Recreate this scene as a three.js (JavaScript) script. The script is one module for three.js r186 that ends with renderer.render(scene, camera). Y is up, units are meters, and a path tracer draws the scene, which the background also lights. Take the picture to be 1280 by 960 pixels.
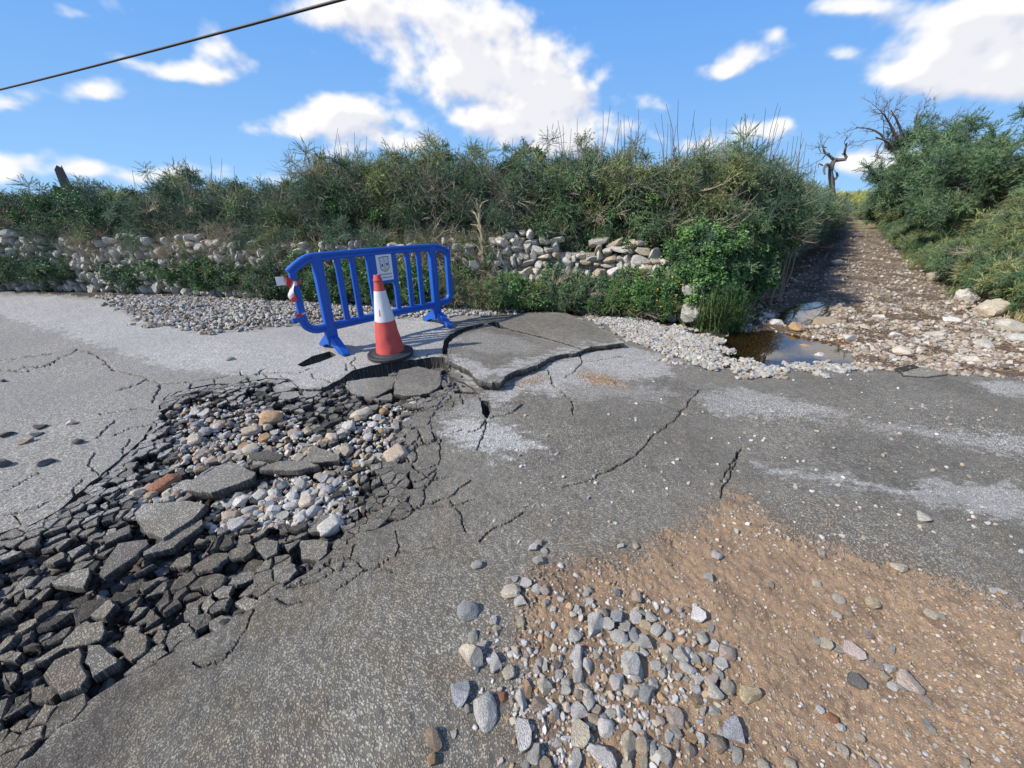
import * as THREE from 'three';
import { mergeGeometries, toCreasedNormals } from 'three/addons/utils/BufferGeometryUtils.js';
import { RoundedBoxGeometry } from 'three/addons/geometries/RoundedBoxGeometry.js';
import { createNoise2D, createNoise3D } from 'simplex-noise';

// ───────────────────────── camera, sky, sun, exposure ─────────────────────────
const FOC = 480, PITCH = 24.4 * Math.PI / 180, EYE = 1.5;          // focal length in pixels of the 1280 x 960 photograph
const CP = Math.cos(PITCH), SP = Math.sin(PITCH);
const scene = new THREE.Scene();
const camera = new THREE.PerspectiveCamera(90, 4 / 3, 0.05, 2500);
camera.position.set(0, EYE, 0);
camera.rotation.set(-PITCH, 0, 0);
camera.updateMatrixWorld();
const renderer = new THREE.WebGLRenderer({ antialias: true });
renderer.setSize(1024, 768);
renderer.toneMapping = THREE.LinearToneMapping;
renderer.toneMappingExposure = 1.22;
renderer.shadowMap.enabled = true;

const SUN_EL = 39 * Math.PI / 180, SUN_AZ = 20 * Math.PI / 180;     // the light travels to +x and a little away from the camera
const sunDir = new THREE.Vector3(-Math.cos(SUN_EL) * Math.cos(SUN_AZ), Math.sin(SUN_EL), Math.cos(SUN_EL) * Math.sin(SUN_AZ));
const sun = new THREE.DirectionalLight(new THREE.Color().setRGB(1, 0.93, 0.82), 5);
sun.name = 'sun';
sun.position.copy(sunDir).multiplyScalar(60);
sun.castShadow = true;
sun.shadow.radius = 3;
sun.shadow.mapSize.set(4096, 4096);
Object.assign(sun.shadow.camera, { left: -30, right: 30, top: 30, bottom: -30, near: 1, far: 160 });
scene.add(sun, sun.target);

// ───────────────────────── random numbers, noise, pixel to place ─────────────────────────
function rng(seed) { let s = seed | 0; return () => { s = (s + 0x6d2b79f5) | 0; let t = Math.imul(s ^ (s >>> 15), 1 | s); t = (t + Math.imul(t ^ (t >>> 7), 61 | t)) ^ t; return ((t ^ (t >>> 14)) >>> 0) / 4294967296; }; }
const R = rng(7);
const rr = (a, b, r = R) => a + (b - a) * r();
const pick = (a, r = R) => a[Math.floor(r() * a.length) % a.length];
const n2 = createNoise2D(rng(11)), n3 = createNoise3D(rng(12));
const fbm2 = (x, y, o = 4) => { let s = 0, a = 0.5; for (let i = 0; i < o; i++) { s += a * n2(x, y); x = x * 2.03 + 5.1; y = y * 2.03 - 3.7; a *= 0.5; } return s; };
const fbm3 = (x, y, z, o = 4) => { let s = 0, a = 0.5; for (let i = 0; i < o; i++) { s += a * n3(x, y, z); x = x * 2.05 + 5.1; y = y * 2.05 - 3.7; z = z * 2.05 + 1.3; a *= 0.5; } return s; };
const clamp = (x, a = 0, b = 1) => Math.min(b, Math.max(a, x));
const sstep = (a, b, x) => { const t = clamp((x - a) / (b - a)); return t * t * (3 - 2 * t); };
const lerp = (a, b, t) => a + (b - a) * t;
const mix3 = (a, b, t) => [lerp(a[0], b[0], t), lerp(a[1], b[1], t), lerp(a[2], b[2], t)];
function ray(u, v) { const x = (u - 640) / FOC, y = (480 - v) / FOC; return [x, y * CP - SP, -(CP + y * SP)]; }
function G(u, v, h = 0) { const d = ray(u, v), t = (h - EYE) / d[1]; return [d[0] * t, d[2] * t]; }               // the point of the level plane y = h that a pixel looks at
const reach = (u, v, h = 0) => (h - EYE) / ray(u, v)[1];                                                           // metres per unit of the focal length there
const atDepth = (u, v, D) => { const d = ray(u, v), t = D / -d[2]; return [d[0] * t, EYE + d[1] * t, -D]; };
const poly = (pts, h = 0) => pts.map(([u, v]) => G(u, v, h));
function inside(p, x, z) { let c = false; for (let i = 0, j = p.length - 1; i < p.length; j = i++) { const a = p[i], b = p[j]; if ((a[1] > z) !== (b[1] > z) && x < (b[0] - a[0]) * (z - a[1]) / (b[1] - a[1]) + a[0]) c = !c; } return c; }
function edgeDist(p, x, z, closed = true) {
  let m = 1e9;
  for (let i = closed ? 0 : 1, j = closed ? p.length - 1 : 0; i < p.length; j = i++) {
    const a = p[j], b = p[i], dx = b[0] - a[0], dz = b[1] - a[1], t = clamp(((x - a[0]) * dx + (z - a[1]) * dz) / (dx * dx + dz * dz + 1e-12));
    const ex = a[0] + dx * t - x, ez = a[1] + dz * t - z, d = ex * ex + ez * ez; if (d < m) m = d;
  }
  return Math.sqrt(m);
}
function bounds(p, pad = 0) { let a = 1e9, b = 1e9, c = -1e9, d = -1e9; for (const [x, z] of p) { a = Math.min(a, x); b = Math.min(b, z); c = Math.max(c, x); d = Math.max(d, z); } return [a - pad, b - pad, c + pad, d + pad]; }
class Area {                                                        // signed distance to a polygon, positive inside
  constructor(p, pad = 0.6) { this.p = p; this.b = bounds(p, pad); this.pad = pad; }
  sd(x, z) { const b = this.b; if (x < b[0] || x > b[2] || z < b[1] || z > b[3]) return -this.pad; const d = edgeDist(this.p, x, z); return inside(this.p, x, z) ? d : -d; }
}
function ragged(p, amp, step, closed = true, r = R) {               // finer, uneven copy of a line
  const out = [];
  for (let i = 0; i < p.length - (closed ? 0 : 1); i++) {
    const a = p[i], b = p[(i + 1) % p.length], L = Math.hypot(b[0] - a[0], b[1] - a[1]), n = Math.max(1, Math.round(L / step));
    for (let k = 0; k < n; k++) { const t = k / n, j = k ? amp : amp * 0.3; out.push([lerp(a[0], b[0], t) + rr(-j, j, r), lerp(a[1], b[1], t) + rr(-j, j, r)]); }
  }
  if (!closed) out.push(p[p.length - 1]);
  return out;
}

// ───────────────────────── sky ─────────────────────────
{
  const W = 4096, Hh = 2048, data = new Float32Array(W * Hh * 4);
  const blobs = [];
  const add = (u, v, ru, rv, s, tilt = 0) => {
    const n = (d) => { const l = Math.hypot(...d); return d.map((q) => q / l); };
    const c = n(ray(u, v)), ct = Math.cos(tilt), st = Math.sin(tilt);
    const a = n(ray(u + ru * ct, v + ru * st)), b = n(ray(u + rv * st, v - rv * ct));
    blobs.push({ c, a: a.map((q, i) => q - c[i]), b: b.map((q, i) => q - c[i]), s });
  };
  for (const a of [
    [92, 18, 50, 20, 0.55], [72, 60, 30, 14, 0.3], [262, 92, 66, 22, 1.05], [262, 62, 28, 24, 0.9], [175, 82, 62, 13, 0.75, 0.3], [124, 116, 38, 19, 0.95], [15, 130, 46, 20, 0.95], [10, 214, 70, 28, 1.1], [105, 212, 36, 14, 0.95], [212, 220, 66, 18, 0.95], [345, 228, 40, 13, 0.85], [1180, 20, 60, 26, 0.8], [815, 130, 40, 14, 0.45], [40, 198, 20, 8, 0.4],
    [500, 8, 120, 50, 0.95], [430, 20, 60, 40, 0.7], [560, 62, 95, 52, 0.85], [655, 95, 85, 62, 1.05], [690, 142, 75, 48, 1.05], [640, 160, 60, 30, 0.9], [752, 96, 16, 16, 0.5], [590, 105, 90, 36, 0.8], [700, 185, 60, 26, 0.9], [760, 165, 40, 24, 0.7],
    [440, 148, 72, 30, 1.15], [495, 178, 48, 22, 1.05], [375, 165, 66, 20, 0.85], [415, 135, 30, 22, 0.8], [569, 152, 26, 22, 0.75], [610, 150, 30, 12, 0.5], [420, 195, 60, 16, 0.7],
    [935, 76, 50, 26, 1.0, -0.3], [968, 45, 18, 20, 0.75, -0.5], [903, 92, 30, 18, 0.8], [1060, 8, 60, 18, 0.9], [1054, 69, 18, 12, 0.6],
    [1190, 62, 105, 52, 1.1], [1265, 25, 90, 52, 1.1], [1130, 95, 70, 26, 0.95], [1230, 110, 110, 34, 1.0], [1300, 80, 90, 70, 1.05], [1400, 60, 120, 80, 1],
    [1075, 205, 62, 26, 0.95], [1120, 215, 60, 22, 0.8], [950, 165, 42, 20, 0.85], [885, 185, 50, 16, 0.65], [822, 172, 22, 12, 0.5], [980, 155, 16, 10, 0.5], [1210, 195, 70, 24, 0.8], [620, 30, 40, 30, 0.6],
    [-80, 60, 60, 30, 0.9], [-150, 170, 90, 30, 0.9], [640, -90, 160, 60, 0.9], [250, -120, 140, 60, 0.8], [1000, -160, 160, 70, 0.9],
  ]) add(...a);
  const q = rng(31);
  for (let i = 0; i < 150; i++) {                                   // the same sort of sky goes on outside the frame
    const az = q() * Math.PI * 2, el = 0.06 + Math.pow(q(), 1.3) * 1.1, c = [Math.cos(el) * Math.sin(az), Math.sin(el), -Math.cos(el) * Math.cos(az)];
    const f = -c[2] * CP - c[1] * SP, x = c[0] / f, y = (c[1] * CP - c[2] * SP) / f;
    if (f > 0.05 && Math.abs(x) < 1.5 && y < 1.2) continue;           // the clouds in view are listed above
    const e = [Math.cos(az), 0, Math.sin(az)], up = [-Math.sin(el) * Math.sin(az), Math.cos(el), Math.sin(el) * Math.cos(az)], ra = rr(0.05, 0.2, q), rb = ra * rr(0.3, 0.5, q);
    blobs.push({ c, a: e.map((k) => k * ra), b: up.map((k) => k * rb), s: rr(0.6, 1.1, q) });
  }
  for (const b of blobs) { const dot = (p, q) => p[0] * q[0] + p[1] * q[1] + p[2] * q[2]; b.ab = dot(b.a, b.b); b.det = dot(b.a, b.a) * dot(b.b, b.b) - b.ab * b.ab; b.la = b.a[0] ** 2 + b.a[1] ** 2 + b.a[2] ** 2; b.lb = b.b[0] ** 2 + b.b[1] ** 2 + b.b[2] ** 2; b.cos = 1 - 3.2 * Math.max(b.la, b.lb); }
  const base = new Float32Array((W / 4) * (Hh / 4 + 1));            // the blobs alone, at a quarter of the resolution
  const dirAt = (x, y) => { const el = (y / Hh - 0.5) * Math.PI, a = (x / W - 0.5) * 2 * Math.PI; return [Math.cos(el) * Math.cos(a), Math.sin(el), Math.cos(el) * Math.sin(a)]; };
  for (let j = Hh / 8; j <= Hh / 4; j++) for (let i = 0; i < W / 4; i++) {
    const d = dirAt(i * 4, j * 4); let s = 0;
    for (const b of blobs) {
      if (d[0] * b.c[0] + d[1] * b.c[1] + d[2] * b.c[2] < b.cos) continue;
      const e0 = d[0] - b.c[0], e1 = d[1] - b.c[1], e2 = d[2] - b.c[2];
      const A = e0 * b.a[0] + e1 * b.a[1] + e2 * b.a[2], B = e0 * b.b[0] + e1 * b.b[1] + e2 * b.b[2], p = (A * b.lb - B * b.ab) / b.det, r = (B * b.la - A * b.ab) / b.det;
      s += b.s * Math.exp(-(p * p + (r < 0 ? r * r * 1.9 : r * r)) * 1.35);
    }
    base[j * (W / 4) + i] = Math.min(s, 1.35);
  }
  const bs = (x, y) => { x = ((x / 4) % (W / 4) + W / 4) % (W / 4); y = clamp(y / 4, Hh / 8, Hh / 4 - 1); const i = Math.floor(x), j = Math.floor(y), fx = x - i, fy = y - j, w = W / 4, i1 = (i + 1) % w; return lerp(lerp(base[j * w + i], base[j * w + i1], fx), lerp(base[(j + 1) * w + i], base[(j + 1) * w + i1], fx), fy); };
  const dens = (x, y, o) => { const b = bs(x, y); if (b < 0.02) return 0; const d = dirAt(x, y), s = 11; return clamp(b * 1.12 - 0.30 + 0.78 * fbm3(d[0] * s, d[1] * s * 1.4, d[2] * s, o) * (0.5 + 0.5 * Math.min(1, b * 2)), 0, 1); };
  for (let y = 0; y < Hh; y++) for (let x = 0; x < W; x++) {
    const o = (y * W + x) * 4, el = (y / Hh - 0.5) * 180;
    const e = Math.max(0, el), k = Math.exp(-e / 15), z = sstep(15, 80, e);
    let c = [lerp(lerp(0.068, 0.32, k), 0.042, z), lerp(lerp(0.255, 0.57, k), 0.17, z), lerp(lerp(0.70, 0.86, k), 0.52, z)];
    if (el > -0.2) {
      const D = dens(x, y, 6);
      if (D > 0) {
        const lit = clamp(0.62 + 1.5 * (D - dens(x - 16, y + 13, 3)) + 0.25 * (1 - D)), a = sstep(-0.08, 0.85, D), thick = sstep(0.25, 0.95, D);
        const white = mix3([0.68, 0.68, 0.75], [0.97, 0.94, 0.90], clamp(lit * 1.15 - thick * 0.22));
        c = mix3(c, white.map((k) => k * 0.93), a * 0.92);
      }
    } else c = [0.2, 0.19, 0.17];
    data[o] = c[0]; data[o + 1] = c[1]; data[o + 2] = c[2]; data[o + 3] = 1;
  }
  const sky = new THREE.DataTexture(data, W, Hh, THREE.RGBAFormat, THREE.FloatType);
  sky.mapping = THREE.EquirectangularReflectionMapping; sky.magFilter = THREE.LinearFilter; sky.minFilter = THREE.LinearFilter; sky.needsUpdate = true;
  scene.background = sky; scene.environment = sky;
}

// ───────────────────────── objects: naming and tagging ─────────────────────────
const taken = new Map();
function numbered(name) { const n = taken.get(name) ?? 0; taken.set(name, n + 1); return n ? name + '_' + String(n).padStart(3, '0') : name; }
function tag(o, label, category, group, kind) { if (label) o.userData.label = label; if (category) o.userData.category = category; if (group) o.userData.group = group; if (kind) o.userData.kind = kind; return o; }
function top(o, name, ...t) { o.name = numbered(name); scene.add(o); o.castShadow = o.receiveShadow = true; return tag(o, ...t); }
function part(geo, mat, name, parent, label) { const m = new THREE.Mesh(geo, mat); m.name = name; m.castShadow = m.receiveShadow = true; parent.add(m); if (label) m.userData.label = label; return m; }
function group(name, pos, label, category, grp) { const g = new THREE.Group(); g.position.set(...pos); return top(g, name, label, category, grp); }
function structure(o, name, label, category = 'ground') { o.name = numbered(name); scene.add(o); o.castShadow = o.receiveShadow = true; return tag(o, label, category, null, 'structure'); }
function stuff(o, name, label, category) { o.name = numbered(name); scene.add(o); o.castShadow = o.receiveShadow = true; return tag(o, label, category, null, 'stuff'); }

// ───────────────────────── textures ─────────────────────────
function dataTex(size, f, srgb) {
  const d = new Uint8Array(size * size * 4);
  for (let y = 0; y < size; y++) for (let x = 0; x < size; x++) { const c = f(x, y), o = (y * size + x) * 4; d[o] = clamp(c[0]) * 255; d[o + 1] = clamp(c[1]) * 255; d[o + 2] = clamp(c[2]) * 255; d[o + 3] = 255; }
  const t = new THREE.DataTexture(d, size, size); t.wrapS = t.wrapT = THREE.RepeatWrapping; t.magFilter = THREE.LinearFilter; t.minFilter = THREE.LinearMipmapLinearFilter; if (srgb) t.colorSpace = THREE.SRGBColorSpace; t.needsUpdate = true; return t;
}
function pebbles(size, cells, seed) {                               // tileable cell pattern: distance to the edge of each grain, and the grain's own tone
  const r = rng(seed), px = new Float32Array(cells * cells), pz = new Float32Array(cells * cells), tone = new Float32Array(cells * cells), big = new Float32Array(cells * cells);
  for (let i = 0; i < cells * cells; i++) { px[i] = r(); pz[i] = r(); tone[i] = r(); big[i] = r() * 0.35; }
  const E = new Float32Array(size * size), T = new Float32Array(size * size), S = cells / size;
  for (let y = 0; y < size; y++) for (let x = 0; x < size; x++) {
    const X = x * S, Y = y * S, cx = Math.floor(X), cy = Math.floor(Y); let a = 9, b = 9, id = 0;
    for (let j = -1; j <= 1; j++) for (let i = -1; i <= 1; i++) {
      const k = ((cy + j + cells) % cells) * cells + (cx + i + cells) % cells, dx = cx + i + px[k] - X, dy = cy + j + pz[k] - Y, d = Math.sqrt(dx * dx + dy * dy) - big[k];
      if (d < a) { b = a; a = d; id = k; } else if (d < b) b = d;
    }
    E[y * size + x] = b - a; T[y * size + x] = tone[id];
  }
  return { E, T };
}
function grains(size, n, r0, r1, pw, seed) {                          // grains of many sizes thrown over one another, tileable
  const q = rng(seed), H = new Float32Array(size * size), T = new Float32Array(size * size);
  for (let i = 0; i < n; i++) {
    const cx = q() * size, cy = q() * size, r = lerp(r0, r1, Math.pow(q(), pw)), e = rr(0.6, 1, q), a = q() * 3.14, ca = Math.cos(a), sa = Math.sin(a), t = q(), h = q() * 0.5, k = 2 + Math.floor(q() * 3), ph = q() * 6;
    for (let y = Math.floor(cy - r); y <= cy + r; y++) for (let x = Math.floor(cx - r); x <= cx + r; x++) {
      const dx = (x - cx) * ca + (y - cy) * sa, dy = ((y - cy) * ca - (x - cx) * sa) / e, d = Math.sqrt(dx * dx + dy * dy) / (r * (1 + 0.16 * Math.sin(k * Math.atan2(dy, dx) + ph)));
      if (d > 1) continue; const o = ((y % size + size) % size) * size + (x % size + size) % size;
      if (d > 0.86) { H[o] *= 0.5; T[o] *= 0.8; } else { H[o] = h + 0.5 * Math.sqrt(1 - d * d); T[o] = t; }
    }
  }
  return { H, T };
}
const aggregate = pebbles(1024, 120, 3), crumbs = pebbles(512, 46, 4), road = grains(1024, 21000, 1.6, 6.0, 1.7, 5);
let roadMean = 0;
const aggColor = dataTex(1024, (x, y) => { const i = y * 1024 + x, t = road.T[i], h = road.H[i], v = lerp(0.45, 0.57 + 0.17 * t * t + 0.10 * h, sstep(0.02, 0.4, h)) + 0.10 * (((i * 7919) % 97) / 97 - 0.5); roadMean += Math.pow(v, 2.2) / (1024 * 1024); return [v * 1.012, v, v * 0.975]; }, true);
const KR = 1 / roadMean, albedo = (r, g, b) => [r * KR, g * KR, b * KR];    // the texture times this gives the albedo asked for
const aggBump = dataTex(1024, (x, y) => { const v = road.H[y * 1024 + x]; return [v, v, v]; });
const sandColor = dataTex(1024, (x, y) => { const i = y * 1024 + x, t = road.T[i], v = 0.72 + 0.12 * t + 0.06 * road.H[i]; return t > 0.95 ? [0.97, 0.94, 0.9] : t < 0.05 && road.H[i] > 0.1 ? [v * 0.75, v * 0.7, v * 0.66] : [v, v * (0.985 - 0.03 * ((t * 57) % 1)), v * (0.96 - 0.07 * ((t * 57) % 1))]; }, true);
const crumbColor = dataTex(512, (x, y) => { const i = y * 512 + x, v = lerp(0.5, 0.65 + 0.35 * crumbs.T[i], sstep(0, 0.3, crumbs.E[i])); return [v, v, v]; }, true);
const crumbBump = dataTex(512, (x, y) => { const i = y * 512 + x, v = sstep(0, 0.7, crumbs.E[i]) * (0.4 + 0.6 * crumbs.T[i]); return [v, v, v]; });
const rockColor = dataTex(512, (x, y) => { const a = x / 512 * Math.PI * 2, b = y / 512 * Math.PI * 2, p = [Math.cos(a) * 2, Math.sin(a) * 2, Math.cos(b) * 2]; const q = Math.sin(b) * 2; const v = 0.84 + 0.16 * fbm3(p[0] + q, p[1] - q * 0.7, p[2] + q * 0.3, 5) + 0.05 * n2(x * 0.31, y * 0.31); return [v, v * 0.99, v * 0.975]; }, true);
const rockBump = dataTex(512, (x, y) => { const a = x / 512 * Math.PI * 2, b = y / 512 * Math.PI * 2; const v = 0.5 + 0.6 * fbm3(Math.cos(a) * 4 + Math.sin(b) * 3, Math.sin(a) * 4, Math.cos(b) * 4, 5); return [v, v, v]; });
const rep = (t, k) => { const c = t.clone(); c.repeat.set(k, k); c.needsUpdate = true; return c; };
const std = (o) => new THREE.MeshStandardMaterial({ roughness: 0.9, metalness: 0, ...o });
const M = {
  road: std({ map: rep(aggColor, 1.45), bumpMap: rep(aggBump, 1.45), bumpScale: 0.0024, vertexColors: true, roughness: 0.93 }),
  sand: std({ map: rep(sandColor, 1.6), bumpMap: rep(aggBump, 1.6), bumpScale: 0.002, vertexColors: true, roughness: 0.97 }),
  pit: std({ map: rep(crumbColor, 1.1), bumpMap: rep(crumbBump, 1.1), bumpScale: 0.02, vertexColors: true, roughness: 0.92 }),
  track: std({ map: rep(crumbColor, 0.45), bumpMap: rep(crumbBump, 0.45), bumpScale: 0.035, vertexColors: true, roughness: 0.95 }),
  soil: std({ map: rep(crumbColor, 0.8), bumpMap: rep(crumbBump, 0.8), bumpScale: 0.03, vertexColors: true, roughness: 1 }),
  rock: std({ map: rockColor, bumpMap: rockBump, bumpScale: 0.006, roughness: 0.92 }),
};

// ───────────────────────── ground plan ─────────────────────────
const PIT = ragged(poly([[198, 508], [190, 530], [180, 548], [150, 575], [128, 592], [105, 612], [75, 637], [35, 657], [0, 665], [-90, 690], [-260, 760], [-330, 960], [-60, 985], [40, 945], [75, 905], [150, 850], [215, 815], [245, 800], [300, 770], [335, 745], [400, 705], [430, 682], [480, 657], [508, 640], [517, 610], [507, 575], [505, 555], [512, 530], [530, 505], [560, 492], [600, 492], [580, 478], [562, 470], [556, 446], [540, 446], [505, 451], [470, 456], [440, 463], [430, 471], [400, 487], [375, 486], [362, 474], [335, 472], [300, 478], [262, 480], [235, 486], [210, 492]]), 0.012, 0.06);
const HOLES = [PIT, ragged(poly([[371, 456], [379, 459], [400, 453], [421, 444], [412, 439], [390, 445]]), 0.006, 0.06), ragged(poly([[608, 404], [620, 401], [634, 412], [622, 410]]), 0.006, 0.05),
  ragged(poly([[601, 500], [612, 502], [614, 512], [609, 524], [602, 516]]), 0.005, 0.05),
  ragged(poly([[553, 436], [555, 426], [562, 418], [574, 412], [588, 407], [606, 404], [606, 407], [590, 411], [576, 417], [566, 424], [561, 434], [560, 443], [553, 443]]), 0.004, 0.05)];
const HOLE_AREA = HOLES.map((p) => new Area(p, 0.25));
const ROAD_EDGE = [[-400, 352], [-100, 361], [0, 364], [130, 372], [185, 402], [260, 415], [385, 402], [480, 396], [560, 394], [640, 389], [740, 396], [775, 412], [800, 430], [850, 446], [900, 460], [960, 464], [1060, 459], [1140, 463], [1190, 467], [1280, 471], [1400, 479], [1700, 500]];
const ROAD = new Area(poly([...ROAD_EDGE, [2600, 700]]).concat([[8, 2.5], [-8, 2.5]], [G(-600, 370)]), 1.5);
const P = (pts, pad = 0.6) => new Area(poly(pts), pad);
const PALE = [
  [P([[-200, 362], [0, 368], [130, 374], [185, 404], [260, 417], [400, 404], [560, 396], [570, 430], [555, 446], [480, 455], [440, 464], [400, 487], [372, 487], [330, 470], [220, 462], [120, 432], [0, 392], [-200, 380]]), 0.85],
  [P([[548, 538], [560, 527], [600, 521], [650, 540], [668, 556], [690, 562], [640, 566], [618, 573], [570, 557]]), 1],
  [P([[600, 497], [660, 470], [722, 441], [780, 432], [815, 440], [850, 452], [830, 470], [760, 478], [700, 490], [650, 492], [615, 506]]), 0.85],
  [P([[865, 492], [930, 486], [1000, 500], [1062, 519], [1050, 525], [990, 519], [930, 524], [890, 512]]), 0.6],
  [P([[930, 572], [1000, 590], [1060, 594], [1120, 606], [1180, 602], [1290, 606], [1290, 655], [1200, 634], [1120, 620], [1050, 606], [970, 600]]), 0.75],
  [P([[1215, 474], [1300, 480], [1300, 500], [1240, 492]]), 0.75], [P([[1090, 528], [1200, 536], [1300, 548], [1300, 570], [1190, 556], [1110, 540]]), 0.55],
  [P([[558, 448], [590, 458], [610, 468], [632, 466], [660, 455], [735, 434], [700, 450], [655, 466], [630, 482], [600, 482], [575, 470]]), 0.9], [P([[570, 425], [600, 415], [650, 425], [680, 440], [640, 450], [590, 445]]), 0.3],
  [P([[555, 520], [575, 498], [610, 505], [640, 522], [600, 522]]), 0.4], [P([[640, 470], [700, 455], [820, 485], [880, 500], [760, 500], [690, 496]]), 0.35],
];
const MUD = P([[-60, 985], [40, 945], [75, 905], [150, 850], [215, 815], [245, 802], [238, 830], [190, 880], [140, 935], [90, 1000]]);
const SAND = [
  [P([[855, 640], [880, 622], [908, 604], [945, 615], [975, 650], [1060, 680], [1180, 715], [1290, 745], [1700, 820], [1500, 1100], [700, 1100], [655, 960], [640, 900], [640, 850], [628, 800], [640, 745], [660, 700], [700, 686], [790, 682]], 0.9), 1],
  [P([[628, 482], [650, 474], [680, 465], [690, 470], [678, 481], [645, 487]]), 1], [P([[716, 470], [728, 460], [762, 468], [800, 481], [790, 487], [740, 484]]), 1],
  [P([[1018, 640], [1022, 626], [1050, 632], [1058, 668], [1028, 668]]), 0.8], [P([[840, 545], [850, 536], [872, 545], [860, 556]]), 0.6], [P([[1000, 455], [1015, 468], [1030, 478], [1010, 476]]), 0.7], [P([[905, 595], [935, 600], [940, 632], [915, 632]]), 0.8],
];
const PUDDLES = [P([[898, 430], [920, 413], [965, 411], [1000, 418], [1036, 425], [1062, 438], [1062, 455], [1000, 455], [962, 457], [925, 452]], 0.8), P([[968, 403], [980, 388], [1002, 379], [1030, 375], [1036, 390], [1030, 402], [1000, 405]], 0.8)];
const WATER_Y = -0.036;
const TRACK_L = poly([[905, 432], [930, 410], [965, 380], [1000, 345], [1035, 312], [1056, 287], [1066, 276]]), TRACK_R = poly([[1430, 450], [1330, 428], [1280, 408], [1200, 372], [1150, 335], [1115, 305], [1098, 286], [1090, 276]]);
const TRACK = new Area([...TRACK_L, ...[...TRACK_R].reverse(), [9, -2.6], [1.5, -3.6]], 1.2);
const RUT = poly([[905, 470], [960, 405], [1015, 392], [1030, 370], [1040, 335], [1055, 300], [1062, 283], [1056, 283], [1000, 345], [930, 405], [880, 440]]);
const RUT_AREA = new Area(RUT, 0.8);
const GRAVEL_L = P([[128, 371], [240, 372], [400, 378], [480, 385], [470, 395], [385, 403], [260, 416], [185, 404]]), GRAVEL_M = P([[480, 382], [640, 384], [640, 392], [560, 396], [480, 397]]);
const GRAVEL_R = P([[725, 396], [780, 398], [850, 412], [890, 424], [905, 446], [930, 455], [965, 459], [1055, 457], [1060, 462], [960, 467], [890, 461], [840, 448], [795, 428], [770, 412]]);

// what lies at a point: 0 asphalt, 1 sand, 2 pit, 3 track, 4 soil, 5 far field
const PIT_AREA = HOLE_AREA[0];
function sandAt(x, z) {
  let s = 0;
  const wx = x + 0.07 * fbm2(x * 3, z * 3, 3), wz = z + 0.07 * fbm2(x * 3 + 9, z * 3, 3);
  for (const [a, k] of SAND) { const d = a.sd(wx, wz); s = Math.max(s, k * sstep(-0.12, 0.28, d)); }
  return s;
}
const sandHere = (x, z, s) => s > 0.5 + 0.42 * fbm2(x * 9, z * 9, 3) + 0.34 * n2(x * 45, z * 45);
function paleAt(x, z) {                                             // worn, dusty patches with broken edges
  let s = 0; const wx = x + 0.14 * fbm2(x * 2.5, z * 2.5 + 4, 3), wz = z + 0.14 * fbm2(x * 2.5 + 9, z * 2.5, 3), e = 0.13 * fbm2(x * 5, z * 14, 4) + 0.05 * n2(x * 38, z * 38);
  for (const [a, k] of PALE) s = Math.max(s, k * sstep(-0.05, 0.045, a.sd(wx, wz) + e - 0.01));
  return s * (0.78 + 0.3 * fbm2(x * 3, z * 9, 3) + 0.22 * n2(x * 55, z * 55) * (1 - s * 0.5));
}
const ASPHALT = albedo(0.168, 0.159, 0.139), PALE_C = albedo(0.45, 0.45, 0.45), SAND_C = [0.55, 0.39, 0.255], BITUMEN = albedo(0.022, 0.0215, 0.021);
function asphaltColor(x, z) {
  const n = fbm2(x * 0.8, z * 0.8, 4), m = n2(x * 22, z * 22);
  let c = ASPHALT.map((k) => k * (1 + 0.32 * n + 0.14 * m + 0.12 * n2(x * 7, z * 7)));
  c = mix3(c, albedo(0.27, 0.264, 0.252), sstep(-1.45, -1.95, x + 0.35 * (z + 2.5) + 0.4 * fbm2(x * 2, z * 2, 3) + 0.2 * m) * 0.85);   // the older, paler half of the road
  c = mix3(c, PALE_C, paleAt(x, z) * 0.9);
  const brown = 0.5 * sstep(-1.75, -1.35, z + 0.3 * n) * sstep(-0.05, 0.3, fbm2(x * 3.1, z * 3.1, 4) + 0.3 * n2(x * 33, z * 33));   // patches of dried mud
  c = mix3(c, albedo(0.15, 0.125, 0.092), clamp(brown));
  const md = sstep(-0.03, 0.06, MUD.sd(x + 0.05 * n2(x * 6, z * 6), z + 0.05 * n2(x * 6 + 3, z * 6)));
  if (md > 0) c = mix3(c, albedo(0.085, 0.076, 0.068), md * clamp(0.75 + 0.35 * m));
  const s = sandAt(x, z);
  if (s > 0.02) c = mix3(c, albedo(0.19, 0.14, 0.098), clamp(s * 0.75 + 0.2 * m * s));
  return c;
}
const TRACK_MID = TRACK_L.map((a, i) => { const b = TRACK_R[Math.min(i + 1, TRACK_R.length - 1)]; return [(a[0] + b[0]) / 2, (a[1] + b[1]) / 2]; });
function trackColor(x, z) {
  const n = fbm2(x * 1.3, z * 1.3, 4), m = fbm2(x * 6, z * 6, 3);
  let c = mix3([0.52, 0.42, 0.31], [0.31, 0.205, 0.125], sstep(-0.2, 0.35, n + 0.4 * m));
  const bar = Math.max(0, 1 - Math.hypot((x - 3.75) / 1.1, (z + 4.75) / 0.5));
  c = mix3(c, [0.34, 0.205, 0.095], clamp(bar * 1.6 + 0.3 * m * (bar > 0 ? 1 : 0)));
  return mix3(c, [0.15, 0.125, 0.095], sstep(-0.1, 0.25, RUT_AREA.sd(x, z)) * 0.7);
}
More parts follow.
